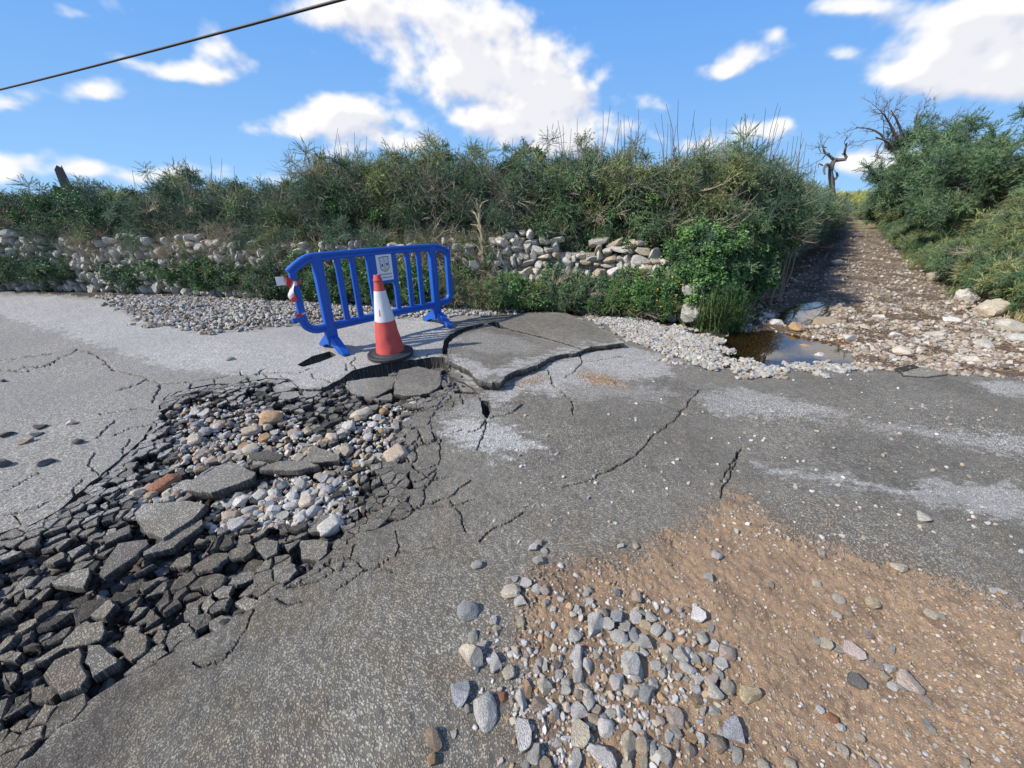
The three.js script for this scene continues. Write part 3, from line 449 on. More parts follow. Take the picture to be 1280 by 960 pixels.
// ───────────────────────── broken asphalt ─────────────────────────
function fitPlane(pts) {                                            // y = a + b x + c z through [x, y, z] points
  let n = pts.length, mx = 0, my = 0, mz = 0; for (const p of pts) { mx += p[0] / n; my += p[1] / n; mz += p[2] / n; }
  let xx = 0, xz = 0, zz = 0, xy = 0, zy = 0; for (const p of pts) { const x = p[0] - mx, y = p[1] - my, z = p[2] - mz; xx += x * x; xz += x * z; zz += z * z; xy += x * y; zy += z * y; }
  const d = xx * zz - xz * xz || 1e-9, b = (xy * zz - zy * xz) / d, c = (zy * xx - xy * xz) / d; return (x, z) => my + b * (x - mx) + c * (z - mz);
}
function area2(p) { let a = 0; for (let i = 0, j = p.length - 1; i < p.length; j = i++) a += p[j][0] * p[i][1] - p[i][0] * p[j][1]; return a / 2; }
function plateGeo(pts, yFn, thick, maxEdge, colorFn, o = {}) {      // a slab of asphalt: worn top, black fractured sides
  const q = o.q ?? R; if (area2(pts) < 0) pts = [...pts].reverse();
  const cx = o.cx ?? 0, cz = o.cz ?? 0, bev = o.bevel ?? 0.005;
  const vs = pts.map(([x, z]) => new THREE.Vector2(x, z));
  let tris = THREE.ShapeUtils.triangulateShape(vs, []), V = pts.map((p) => [...p]);
  for (let pass = 0; pass < 6; pass++) {                            // split long edges, alike on both sides
    const mid = new Map(), out = []; let any = false;
    const m = (a, b) => { if (Math.hypot(V[a][0] - V[b][0], V[a][1] - V[b][1]) < maxEdge || (a < pts.length && b < pts.length && (Math.abs(a - b) === 1 || Math.abs(a - b) === pts.length - 1))) return -1; const k = a < b ? a * 1e6 + b : b * 1e6 + a; if (!mid.has(k)) { mid.set(k, V.length); V.push([(V[a][0] + V[b][0]) / 2, (V[a][1] + V[b][1]) / 2]); } any = true; return mid.get(k); };
    for (const [a, b, c] of tris) {
      const e = m(a, b), f = m(b, c), g = m(c, a), n = (e >= 0) + (f >= 0) + (g >= 0);
      if (!n) out.push([a, b, c]);
      else if (n === 3) out.push([a, e, g], [e, b, f], [g, f, c], [e, f, g]);
      else if (n === 1) { if (e >= 0) out.push([a, e, c], [e, b, c]); else if (f >= 0) out.push([a, b, f], [a, f, c]); else out.push([a, b, g], [b, c, g]); }
      else if (e < 0) out.push([a, b, f], [a, f, g], [g, f, c]);
      else if (f < 0) out.push([a, e, g], [e, b, c], [e, c, g]);
      else out.push([a, e, c], [e, f, c], [e, b, f]);
    }
    tris = out; if (!any) break;
  }
  const P3 = [], C3 = [], UV = [], I = [];
  const put = (x, y, z, c) => { P3.push(x - cx, y, z - cz); C3.push(...c); UV.push((x + z * 0.0 + (o.du ?? 0)) / 1.1, (z + (o.dv ?? 0)) / 1.1); return P3.length / 3 - 1; };
  V.forEach(([x, z], i) => put(x, yFn(x, z) + (i < pts.length ? 0 : 0.004 * n2(x * 30, z * 30)), z, colorFn(x, z)));
  for (const [a, b, c] of tris) I.push(a, c, b);
  const n = pts.length, ring = (off, y, c, jit) => { const s = P3.length / 3; pts.forEach(([x, z], i) => { const a = pts[(i + n - 1) % n], b = pts[(i + 1) % n], dx = b[0] - a[0], dz = b[1] - a[1], l = Math.hypot(dx, dz) + 1e-9, w = off + rr(-jit, jit, q); const f = rr(0.8, 1.3, q); put(x + dz / l * w, yFn(x, z) + y + rr(-jit, jit, q) * 0.6, z - dx / l * w, c.map((k) => k * f)); }); return s; };
  const sideC = o.side ?? albedo(0.056, 0.0545, 0.052), r0 = ring(bev * 0.6, -bev, mix3(sideC, colorFn(pts[0][0], pts[0][1]), 0.08), 0.0015), r1 = ring(rr(0, 0.008, q), -thick * 0.5, sideC, thick * 0.12), r2 = ring(-thick * 0.25, -thick, sideC, thick * 0.1);
  const strip = (a, b) => { for (let i = 0; i < n; i++) { const j = (i + 1) % n; I.push(a + i, a + j, b + i, a + j, b + j, b + i); } };
  strip(0, r0); strip(r0, r1); strip(r1, r2);
  for (const [a, b, c] of THREE.ShapeUtils.triangulateShape(vs, [])) I.push(r2 + a, r2 + b, r2 + c);
  const g = new THREE.BufferGeometry(); g.setAttribute('position', new THREE.Float32BufferAttribute(P3, 3)); g.setAttribute('color', new THREE.Float32BufferAttribute(C3, 3)); g.setAttribute('uv', new THREE.Float32BufferAttribute(UV, 2)); g.setIndex(I);
  return toCreasedNormals(g, 0.7);
}
const centre = (p) => p.reduce((a, b) => [a[0] + b[0] / p.length, a[1] + b[1] / p.length], [0, 0]);
function shrink(p, d) { const s = area2(p) > 0 ? 1 : -1, n = p.length; return p.map(([x, z], i) => { const a = p[(i + n - 1) % n], b = p[(i + 1) % n], dx = b[0] - a[0], dz = b[1] - a[1], l = Math.hypot(dx, dz) + 1e-9; return [x - s * dz / l * d, z + s * dx / l * d]; }); }
const SLABS = [], NICKS = [];
function slab(px, hFn, thick, label, o = {}) {
  const w = px.map(([u, v]) => { const h = hFn(u, v), [x, z] = G(u, v, h); return [x, h, z]; }), yPlane = fitPlane(w);
  let p = w.map(([x, , z]) => [x, z]); SLABS.push(p); NICKS.push(label.split(/ (?:on|lying|in|with|right|reaching|dropped|behind|under|between|beside|sunk|at|amid|cracked|split|broken|next|by|leaning|wedged|lifted) /)[0].replace('asphalt ', ''));
  p = ragged(shrink(p, o.gap ?? 0.006), o.amp ?? 0.006, o.step ?? 0.035);
  const c = centre(p), y0 = yPlane(...c) - thick;
  const tone = o.tone ?? 1, colour = o.color ?? ((x, z) => asphaltColor(x, z).map((k) => k * tone));
  const g = plateGeo(p, (x, z) => yPlane(x, z) - y0, thick, o.maxEdge ?? 0.06, colour, { cx: c[0], cz: c[1], du: o.du, dv: o.dv });
  const m = new THREE.Mesh(g, M.road); m.position.set(c[0], y0, c[1]);
  return top(m, 'asphalt_slab', label, 'asphalt slab', 'broken asphalt slabs');
}
const at3 = (list, ox, oy, sc) => list.map(([x, y]) => [ox + x / sc, oy + y / sc]);
const Z6 = (l) => at3(l, 540, 390, 4.923), Z1 = (l) => at3(l, 340, 380, 5.333), Z3 = (l) => at3(l, 160, 460, 3.2), Z4 = (l) => at3(l, 0, 600, 2.667);
slab(Z6([[97, 195], [95, 300], [150, 325], [225, 360], [255, 400], [300, 425], [370, 433], [430, 430], [455, 395], [515, 365], [575, 350], [660, 322], [730, 280], [800, 262], [880, 255], [930, 235], [840, 205], [700, 165], [560, 130], [450, 105], [340, 85], [230, 105], [150, 150]]), (u, v) => lerp(0.012, 0.095, (v - 406) / 70), 0.085, 'large heaved grey asphalt slab with pale front lip right of the traffic cone', { gap: 0.012, amp: 0.011, step: 0.03 });
slab(Z6([[470, 105], [400, 62], [520, 5], [680, -4], [830, 6], [960, 66], [1110, 128], [1190, 188], [1060, 205], [985, 213], [930, 230], [840, 200], [700, 160], [560, 125]]), (u, v) => lerp(0.015, 0.07, (u - 620) / 140), 0.065, 'wide tilted asphalt slab reaching back to the green plants at the wall', { gap: 0.014, amp: 0.011, step: 0.03 });
slab(Z1([[485, 545], [500, 515], [640, 492], [840, 475], [805, 560], [720, 605], [640, 635], [520, 590]]), () => -0.035, 0.055, 'flat asphalt slab dropped below the broken edge in front of the cone');
slab(Z1([[845, 440], [980, 415], [1130, 450], [1125, 540], [1060, 590], [990, 605], [900, 612], [810, 600], [808, 540]]), () => 0.0, 0.06, 'thick rounded asphalt slab right below the traffic cone base');
slab(Z1([[5, 560], [40, 525], [160, 515], [185, 550], [120, 575], [20, 590]]), () => -0.012, 0.05, 'small flush asphalt plate behind the gravel filled pit');
slab(Z1([[35, 610], [70, 585], [180, 580], [195, 612], [120, 635], [45, 632]]), () => -0.016, 0.05, 'oval asphalt plate behind the gravel filled pit');
slab(Z1([[205, 570], [300, 560], [335, 580], [290, 612], [210, 630]]), () => -0.018, 0.05, 'five sided asphalt plate under the broken road edge');
slab(Z1([[400, 560], [420, 540], [470, 545], [465, 575], [430, 590]]), () => -0.05, 0.04, 'pale small asphalt lump beside the dropped slab', { tone: 1.2 });
slab(Z1([[690, 632], [790, 592], [806, 606], [800, 640], [720, 650]]), () => -0.04, 0.05, 'asphalt piece wedged between the two slabs in front of the cone');
slab(Z1([[1135, 445], [1200, 462], [1225, 540], [1145, 530]]), () => -0.055, 0.05, 'pale narrow asphalt piece sunk beside the heaved slab', { tone: 1.5 });
slab(Z6([[150, 430], [160, 400], [200, 395], [240, 425], [272, 462], [260, 490], [190, 490]]), () => -0.02, 0.05, 'oval grey asphalt piece under the lip of the heaved slab', { tone: 1.25 });
slab(Z3([[1180, 150], [1260, 120], [1285, 180], [1280, 260], [1200, 250]]), () => -0.01, 0.05, 'asphalt plate at the corner between the pit and the heaved slab', { tone: 1.2 });
slab(Z3([[235, 462], [330, 395], [420, 375], [515, 415], [500, 440], [420, 470], [330, 500], [230, 490]]), () => 0.035, 0.07, 'thick lozenge shaped asphalt slab lying on the pit gravel');
slab(Z3([[525, 398], [600, 370], [700, 368], [768, 388], [680, 410], [530, 408]]), () => 0.01, 0.06, 'thin asphalt slab with long black edge amid the pit gravel');
slab(Z3([[715, 352], [740, 310], [845, 345], [845, 370], [760, 377], [720, 374]]), () => 0.01, 0.05, 'wedge shaped asphalt piece between two patches of pit stones');
slab(Z3([[480, 345], [560, 325], [625, 345], [600, 372], [500, 365]]), () => -0.01, 0.05, 'dark flat asphalt piece in the cream pit gravel', { tone: 0.45 });
slab(Z3([[20, 580], [60, 540], [250, 528], [315, 545], [265, 600], [140, 682], [60, 652]]), () => 0.02, 0.06, 'big flat light grey asphalt slab on the left side of the pit', { tone: 1.15 });
slab(Z3([[60, 732], [180, 660], [295, 602], [302, 625], [180, 718], [60, 752]]), () => 0.0, 0.05, 'long strip of asphalt broken off the big flat slab');
slab(Z4([[325, 312], [390, 212], [490, 196], [500, 212], [430, 270], [345, 328]]), () => 0.01, 0.05, 'smooth brownish asphalt slab with a bare flat top', { color: (x, z) => albedo(0.135, 0.122, 0.11).map((k) => k * (1 + 0.08 * n2(x * 20, z * 20))) });
slab(Z4([[340, 187], [432, 150], [436, 176], [348, 216]]), () => 0.0, 0.05, 'dark grey asphalt plate next to the smooth brownish slab', { tone: 0.7 });
slab(Z4([[140, 652], [180, 596], [268, 556], [273, 610], [298, 650], [268, 690], [190, 722]]), () => 0.02, 0.07, 'large brown tinged asphalt block cracked along one side', { color: (x, z) => mix3(asphaltColor(x, z), albedo(0.16, 0.132, 0.108), 0.7) });
slab(Z4([[278, 608], [288, 550], [340, 545], [395, 590], [390, 612], [303, 660]]), () => 0.018, 0.07, 'asphalt block split off the large brown tinged block', { tone: 1.1 });
slab(Z4([[205, 537], [260, 486], [345, 466], [353, 500], [340, 530], [290, 550], [215, 562]]), () => 0.01, 0.06, 'broad asphalt piece behind the brown tinged block', { tone: 1.15 });
slab(Z4([[382, 560], [410, 520], [470, 503], [497, 530], [490, 570], [432, 606]]), () => 0.005, 0.06, 'round asphalt lump beside the muddy edge of the pit', { color: (x, z) => mix3(asphaltColor(x, z), albedo(0.135, 0.117, 0.09), 0.6) });
slab(Z4([[165, 342], [240, 305], [300, 290], [302, 312], [275, 360], [200, 356]]), () => 0.005, 0.05, 'pale flat asphalt piece amid small black crumbs', { tone: 1.2 });
slab(Z4([[115, 600], [215, 540], [225, 556], [160, 598], [120, 612]]), () => 0.0, 0.05, 'elongated asphalt sliver leaning on the broad piece', { tone: 1.1 });
slab(Z4([[780, 410], [820, 382], [865, 398], [868, 420], [820, 440]]), () => -0.005, 0.05, 'light asphalt lump by the straight edge of the pit', { tone: 1.35 });
slab(Z4([[692, 470], [740, 446], [795, 452], [780, 480], [730, 505], [695, 498]]), () => -0.005, 0.05, 'flat asphalt lump at the straight edge of the pit', { tone: 1.2 });
slab(Z3([[685, 690], [740, 682], [805, 690], [800, 740], [760, 775], [690, 765]]), () => -0.005, 0.055, 'squarish asphalt block at the near rim of the pit', { tone: 1.1 });
slab(Z3([[505, 715], [540, 685], [605, 690], [600, 740], [550, 765]]), () => -0.01, 0.055, 'hollowed asphalt block in the near half of the pit', { tone: 1.0 });

const GRAVEL_PIT = [
  P([[195, 520], [215, 505], [240, 494], [300, 500], [340, 512], [400, 540], [422, 560], [400, 575], [340, 572], [290, 572], [262, 582], [232, 576], [208, 548]]), P([[425, 528], [450, 512], [480, 505], [512, 508], [508, 535], [498, 552], [480, 575], [440, 575], [410, 562]]),
  P([[268, 640], [280, 622], [305, 605], [350, 592], [420, 588], [432, 612], [424, 632], [380, 640], [345, 640], [320, 648], [285, 656]]), P([[150, 625], [160, 600], [188, 592], [230, 604], [232, 620], [215, 628], [175, 632]]),
];
{
  const q = rng(501), sites = [], B = bounds(PIT), slabA = SLABS.map((p) => new Area(p, 0.3));
  const VOID = [P([[372, 492], [400, 484], [440, 461], [505, 450], [560, 444], [572, 470], [556, 466], [548, 460], [500, 462], [470, 468], [436, 476], [404, 494]]), P([[556, 450], [575, 464], [605, 480], [640, 474], [640, 482], [600, 496], [575, 492], [560, 478]])];
  const excluded = (x, z) => VOID.some((a) => a.sd(x, z) > -0.01) || !inside(PIT, x, z) || slabA.some((a) => a.sd(x, z) > -0.012) || GRAVEL_PIT.some((a) => a.sd(x, z) > 0.03 + 0.05 * n2(x * 6, z * 6));
  for (let tries = 0; tries < 42000; tries++) {
    const x = rr(Math.max(B[0], -4.2) - 0.2, B[2] + 0.2, q), z = rr(B[1] - 0.2, B[3] + 0.2, q), r = Math.hypot(x, z);
    let d = lerp(0.036, 0.15, Math.pow(q(), 2.6)) * lerp(1, 1.15, sstep(2.0, 3.4, r));
    if (x < -1.75) d *= 0.9;
    if (sites.some((s) => Math.abs(s[0] - x) < 0.18 && Math.hypot(s[0] - x, s[1] - z) < Math.max(d, s[2]) * 0.86)) continue;
    sites.push([x, z, d]);
  }
  const rest = [], made = [];
  sites.forEach(([x, z], i) => {
    if (excluded(x, z)) return;
    let p = [[x - 0.2, z - 0.2], [x + 0.2, z - 0.2], [x + 0.2, z + 0.2], [x - 0.2, z + 0.2]];
    for (let j = 0; j < sites.length; j++) {
      const [a, b] = sites[j], dx = a - x, dz = b - z, L = Math.hypot(dx, dz); if (i === j || L > 0.42) continue;
      const mx = (a + x) / 2, mz = (b + z) / 2, out = [];
      for (let k = 0; k < p.length; k++) { const s = p[k], t = p[(k + 1) % p.length], ds = (s[0] - mx) * dx + (s[1] - mz) * dz, dt = (t[0] - mx) * dx + (t[1] - mz) * dz; if (ds <= 0) out.push(s); if (ds * dt < 0) { const f = ds / (ds - dt); out.push([lerp(s[0], t[0], f), lerp(s[1], t[1], f)]); } }
      p = out;
    }
    if (p.length < 3) return;
    p = p.map(([a, b]) => [a, b]); const A = Math.abs(area2(p)); if (A < 0.0005) return;
    const c = centre(p), rim = PIT_AREA.sd(c[0], c[1]);
    if (rim > 0.1 && q() < 0.2) return;
    p = shrink(p, 0.004 + (0.002 + 0.009 * q()) * sstep(0.02, 0.25, rim)); p = ragged(p, 0.0085, 0.024, true, q);
    made.push({ p, c, A, rim, size: Math.sqrt(A) / Math.hypot(c[0], c[1], EYE) });
  });
  made.sort((a, b) => b.size - a.size);
  made.forEach(({ p, c, A, rim }, i) => {
    const loose = sstep(0.03, 0.35, rim), tip = q() < 0.25 ? 0.6 : 0.24, ax = (q() - 0.5) * tip * loose, az = (q() - 0.5) * tip * loose, th = rr(0.035, 0.055, q) * lerp(0.9, 1.1, loose);
    const y = lerp(-0.004, -0.014, loose) - 0.035 * q() * loose - (q() < 0.2 ? 0.03 * loose : 0), y0 = y - th;
    const dirty = q(), tone = rr(0.6, 1.25, q) * (dirty < 0.25 * loose ? 0.35 : 1), br = q() * 0.5 * sstep(-1.9, -1.2, c[1]);
    const g = plateGeo(p, (x, z) => th + ax * (x - c[0]) + az * (z - c[1]) + 0.006 * n2(x * 14, z * 14), th, 0.06, (x, z) => mix3(asphaltColor(x, z).map((k) => k * tone), albedo(0.135, 0.115, 0.086), br), { cx: c[0], cz: c[1], q, bevel: 0.006, du: q(), dv: q() });
    if (i >= 300) { g.translate(c[0], y0, c[1]); rest.push(g); return; }
    const m = new THREE.Mesh(g, M.road); m.position.set(c[0], y0, c[1]);
    let nick = '', nd = 9; SLABS.forEach((p2, k) => { const e = centre(p2), d2 = Math.hypot(e[0] - c[0], e[1] - c[1]); if (d2 < nd) { nd = d2; nick = NICKS[k]; } });
    const big = A > 0.011 ? 'palm sized' : 'small';
    top(m, 'asphalt_chunk', (tone < 0.45 ? 'tar black ' : tone > 1.05 ? 'light grey ' : 'dark grey ') + big + ' asphalt chunk ' + (rim < 0.16 ? 'on the pit rim' : 'loose in the pit') + ' near the ' + nick, 'asphalt chunk', 'asphalt chunks in the pit');
  });
  console.log('chunks', made.length, 'rest', rest.length);
  if (rest.length) stuff(new THREE.Mesh(mergeGeometries(rest), M.road), 'asphalt_crumbs', 'smallest asphalt crumbs filling the broken pit', 'asphalt crumbs');
}
// stones in the pit
const pitY = (x, z) => -0.055 + 0.02 * n2(x * 5, z * 5);
measured([
  [570, 180, 90, 52, 'orange', true], [930, 168, 88, 34, 'cream', true], [1070, 325, 90, 72, 'tan', true], [1045, 543, 72, 52, 'orange', true], [808, 605, 92, 68, 'white'], [903, 640, 34, 54, 'blue'], [935, 520, 34, 36, 'pink'], [865, 300, 60, 48, 'cream', true], [815, 255, 50, 40, 'cream', true], [490, 310, 60, 36, 'cream', true], [140, 440, 104, 46, 'brick', true], [455, 370, 58, 30, 'blue'], [650, 480, 44, 44, 'white'], [690, 440, 44, 40, 'pale'], [710, 505, 58, 44, 'cream', true], [640, 520, 60, 30, 'white'], [520, 480, 50, 40, 'white'], [475, 485, 34, 30, 'blue'], [405, 555, 68, 40, 'tan', true], [430, 595, 68, 44, 'grey'], [575, 470, 40, 40, 'white'], [755, 505, 40, 36, 'white'], [740, 470, 40, 30, 'pale'], [260, 265, 50, 40, 'cream', true], [305, 237, 40, 32, 'blue', true], [370, 205, 36, 26, 'orange', true], [545, 262, 50, 30, 'orange'], [490, 225, 68, 40, 'tan', true], [880, 215, 50, 40, 'pale'], [860, 240, 50, 40, 'grey'], [660, 235, 44, 36, 'tan'], [805, 400, 50, 32, 'tan'], [915, 420, 50, 34, 'tan'], [330, 350, 50, 28, 'pink'], [280, 378, 40, 30, 'orange'], [555, 915, 38, 42, 'pink'], [590, 600, 46, 24, 'pink'], [450, 515, 60, 34, 'white'], [560, 520, 36, 30, 'blue'], [610, 555, 46, 36, 'pale'], [705, 470, 40, 34, 'white'], [770, 440, 40, 34, 'pale'], [670, 455, 34, 30, 'pale'], [600, 440, 30, 26, 'grey'], [760, 545, 34, 24, 'pink'], [990, 180, 40, 30, 'pale'], [955, 250, 36, 30, 'pale'], [1140, 130, 36, 22, 'pale'], [1125, 200, 44, 30, 'blue'], [1000, 330, 34, 26, 'grey'], [790, 270, 36, 24, 'orange'], [935, 260, 24, 20, 'brick'], [840, 430, 30, 24, 'pale'], [900, 530, 44, 24, 'pale'],
], 160, 460, 3.2, 'pit_stone', 'in the gravel of the broken pit', 'stones in the pit', 0.5, pitY);
{
  const q = rng(611), hues = ['cream', 'pale', 'pale', 'grey', 'tan', 'tan', 'orange', 'cream', 'white', 'pink', 'blue'];
  let n = 0;
  for (let t = 0; t < 4000 && n < 150; t++) {
    const u = rr(150, 515, q), v = rr(495, 655, q), [x, z] = G(u, v), k = GRAVEL_PIT.findIndex((a) => a.sd(x, z) > 0.01);
    if (k < 0 || SLABS.some((p) => inside(p, x, z))) continue;
    const w = rr(0.045, 0.085, q), hue = k === 2 ? pick(['white', 'white', 'pale', 'blue', 'pink'], q) : pick(hues, q);
    placeRock('pit_stone', x, z, w, w * rr(0.55, 0.8, q), w * rr(0.7, 1.1, q), hue, q() * 6, q() < 0.6, 'in the gravel of the broken pit', 'stone', 'stones in the pit', pitY(x, z)); n++;
  }
}

// ───────────────────────── gravel: uncountable ─────────────────────────
function scatter(name, label, count, sample, hues, size, o = {}) {
  const q = rng(o.seed ?? 900 + count), per = SMALL.map(() => []);
  for (let t = 0, n = 0; t < count * 30 && n < count; t++) { const s = sample(q); if (!s) continue; n++; per[Math.floor(q() * SMALL.length)].push(s); }
  const geo = o.geo ?? SMALL, e = new THREE.Object3D(), col = new THREE.Color();
  const g = new THREE.Group(); 
  per.forEach((list, i) => {
    if (!list.length) return;
    const im = new THREE.InstancedMesh(geo[i], o.mat ?? gravelMat, list.length); im.name = 'gravel'; im.castShadow = im.receiveShadow = true; im.userData.kind = 'stuff';
    list.forEach(([x, z, k = 1, y], j) => {
      const w = size(q) * k, h = w * rr(0.5, 0.8, q), c = HUES[pick(hues, q)], f = rr(0.55, 0.95, q) * (o.bright ?? 1);
      e.position.set(x, (y ?? groundY(x, z)) + h * rr(0.05, 0.4, q), z); e.rotation.set(rr(-0.4, 0.4, q), q() * 6.28, rr(-0.4, 0.4, q)); e.scale.set(w, h, w * rr(0.6, 1, q)); e.updateMatrix();
      im.setMatrixAt(j, e.matrix); im.setColorAt(j, col.setRGB(c[0] * f, c[1] * f, c[2] * f));
    });
    g.add(im);
  });
  stuff(g, name, label, 'gravel');
}
const gravelMat = std({ color: 0xffffff, roughness: 0.95 });
const inArea = (a, u0, u1, v0, v1) => (q) => { const [x, z] = G(rr(u0, u1, q), rr(v0, v1, q)); return a.sd(x, z) > 0.1 * n2(x * 3, z * 3) ? [x, z] : null; };
const uni = (a, y) => (q) => { const b = a.b, x = rr(b[0], b[2], q), z = rr(b[1], b[3], q); const d = a.sd(x, z); return d > 0.16 * n2(x * 3, z * 3) + 0.08 * n2(x * 11, z * 11) - 0.04 ? [x, z, 1, y ? y(x, z, d) : undefined] : null; };
scatter('verge_gravel', 'pale limestone gravel heaped between the wall and the road', 8500, uni(GRAVEL_L, (x, z, d) => 0.012 + 0.05 * sstep(0, 0.5, d) + 0.01 * n2(x * 4, z * 4)), ['pale', 'grey', 'pale', 'cream', 'grey', 'brown', 'tan'], (q) => 0.014 + 0.056 * Math.pow(q(), 2.2), { seed: 1, bright: 1.0 });
scatter('verge_gravel', 'pale gravel strip under the blue barrier against the plants', 900, uni(GRAVEL_M, (x, z, d) => 0.015), ['pale', 'white', 'pale', 'cream', 'grey'], (q) => rr(0.025, 0.06, q), { seed: 2 });
scatter('shoulder_gravel', 'white grey gravel heaped between the heaved slabs and the puddle', 8500, uni(GRAVEL_R, (x, z, d) => 0.005 + 0.035 * sstep(0, 0.4, d) * sstep(2.9, 2.2, x) + 0.01 * n2(x * 4, z * 4)), ['pale', 'grey', 'grey', 'pale', 'grey', 'cream', 'tan'], (q) => 0.012 + 0.05 * Math.pow(q(), 2.2), { seed: 3, bright: 0.95 });
scatter('pit_gravel', 'small cream and grey gravel filling the broken pit', 2600, (q) => { const [x, z] = G(rr(145, 520, q), rr(488, 660, q)); const k = GRAVEL_PIT.findIndex((a) => a.sd(x, z) > -0.06); return k >= 0 && inside(PIT, x, z) ? [x, z, 1, pitY(x, z) - 0.005] : null; }, ['cream', 'pale', 'grey', 'tan', 'pale', 'orange', 'white'], (q) => rr(0.015, 0.045, q), { seed: 4 });
scatter('pit_crumbs', 'black asphalt crumbs between the broken chunks', 16000, (q) => { const b = bounds(PIT), x = rr(Math.max(-3.6, b[0]), b[2], q), z = rr(b[1], b[3], q); return PIT_AREA.sd(x, z) > 0.02 ? [x, z, 1, groundY(x, z) + 0.03 * q()] : null; }, ['dark', 'dark', 'dark', 'brown', 'grey', 'grey'], (q) => 0.012 + 0.055 * Math.pow(q(), 2), { seed: 5, mat: std({ color: new THREE.Color().setRGB(0.35, 0.34, 0.34), roughness: 0.85 }) });
scatter('sand_grit', 'fine pale grit strewn over the brown sand', 4800, (q) => { const [x, z] = G(rr(560, 1290, q), 960 - 330 * Math.pow(q(), 0.9)), s = sandAt(x, z); return s > 0.25 + 0.4 * q() ? [x, z] : null; }, ['pale', 'tan', 'tan', 'cream', 'grey', 'pink', 'tan', 'brown', 'orange'], (q) => 0.004 + 0.011 * Math.pow(q(), 3), { seed: 6 });
scatter('loose_gravel', 'small stones between the larger loose stones', 600, (q) => { const u = rr(590, 960, q), v = rr(690, 985, q), [x, z] = G(u, v); const d = Math.hypot((u - 745) / 170, (v - 850) / 150); return d < 0.5 + 0.55 * q() && fbm2(x * 4, z * 4, 2) > -0.15 ? [x, z] : null; }, ['pale', 'grey', 'cream', 'white', 'tan', 'pink', 'grey', 'orange'], (q) => 0.012 + 0.026 * q() * q(), { seed: 7 });
scatter('road_grit', 'scattered small grit on the asphalt', 900, (q) => { const [x, z] = G(rr(600, 1300, q), rr(455, 690, q)); return ROAD.sd(x, z) > 0 && PIT_AREA.sd(x, z) < 0 && fbm2(x * 1.5, z * 1.5, 3) > -0.1 ? [x, z] : null; }, ['pale', 'cream', 'white', 'grey', 'tan'], (q) => 0.006 + 0.024 * Math.pow(q(), 4), { seed: 8 });
scatter('track_gravel', 'stones and rubble covering the dirt track', 10500, (q) => { const [x, z] = q() < 0.75 ? G(rr(900, 1290, q), 470 - 190 * Math.pow(q(), 0.75)) : G(rr(1000, 1290, q), rr(380, 475, q)); if (Math.hypot(x, z) > 45 || TRACK.sd(x, z) < -0.3 || ROAD.sd(x, z) > 0.05 || PUDDLES.some((p) => p.sd(x, z) > -0.03)) return null; return fbm2(x * 1.3, z * 1.3, 3) < -0.05 + 0.35 * q() ? [x, z, Math.min(1.7, 0.75 + Math.hypot(x, z) * 0.05)] : null; }, ['pale', 'cream', 'tan', 'tan', 'tan', 'brown', 'pink', 'pale', 'brown'], (q) => 0.012 + 0.055 * Math.pow(q(), 3.4), { seed: 9 });
for (const [u, v, w, hue] of [[1130, 440, 26, 'cream'], [1028, 440, 24, 'white'], [1010, 428, 20, 'orange'], [1060, 425, 18, 'pale'], [1158, 448, 20, 'tan'], [1230, 430, 24, 'white'], [1275, 425, 30, 'pale'], [1250, 410, 20, 'pale'], [1190, 400, 18, 'white'], [1045, 330, 16, 'cream'], [1032, 403, 26, 'tan'], [1080, 408, 16, 'cream'], [1100, 395, 14, 'white'], [960, 395, 16, 'grey'], [972, 402, 20, 'pale'], [1170, 418, 22, 'pale'], [1215, 448, 22, 'cream'], [1120, 420, 14, 'white'], [1205, 385, 16, 'cream'], [995, 412, 20, 'orange'], [1190, 455, 16, 'pink']]) { const [x, z] = G(u, v), W = w * reach(u, v) / FOC; placeRock('track_stone', x, z, W, W * 0.5, W * 0.8, hue, R() * 6, R() < 0.4, 'lying on the dirt track by the puddles', 'stone', 'stones on the track'); }
slab([[1125, 462], [1150, 458], [1172, 462], [1186, 467], [1160, 471], [1130, 469]], () => 0.02, 0.035, 'thin asphalt flake lifted at the road edge by the dirt track', { tone: 1.5 });
slab([[1118, 460], [1140, 455], [1150, 459], [1130, 464]], (u) => 0.03, 0.03, 'black asphalt flake lying at the road edge by the dirt track', { tone: 0.2 });

// ───────────────────────── dry stone wall ─────────────────────────
const WALL_PX = [[-260, 360], [-100, 361], [0, 362], [100, 363], [240, 368], [390, 377], [520, 381], [640, 383], [760, 388], [862, 402]];
const WALL = WALL_PX.map(([u, v]) => G(u, v)), wallLen = [0];
for (let i = 1; i < WALL.length; i++) wallLen.push(wallLen[i - 1] + Math.hypot(WALL[i][0] - WALL[i - 1][0], WALL[i][1] - WALL[i - 1][1]));
function wallAt(s) { let i = 1; while (i < WALL.length - 1 && wallLen[i] < s) i++; const t = (s - wallLen[i - 1]) / (wallLen[i] - wallLen[i - 1]), a = WALL[i - 1], b = WALL[i], dx = b[0] - a[0], dz = b[1] - a[1], l = Math.hypot(dx, dz); return { x: lerp(a[0], b[0], t), z: lerp(a[1], b[1], t), tx: dx / l, tz: dz / l, yaw: -Math.atan2(dz, dx) }; }
const wallU = (s) => { const p = wallAt(s), D = -p.z; const y = -EYE * 0 ; const f = D * CP + (EYE - 0.6) * SP; return 640 + p.x / f * FOC; };
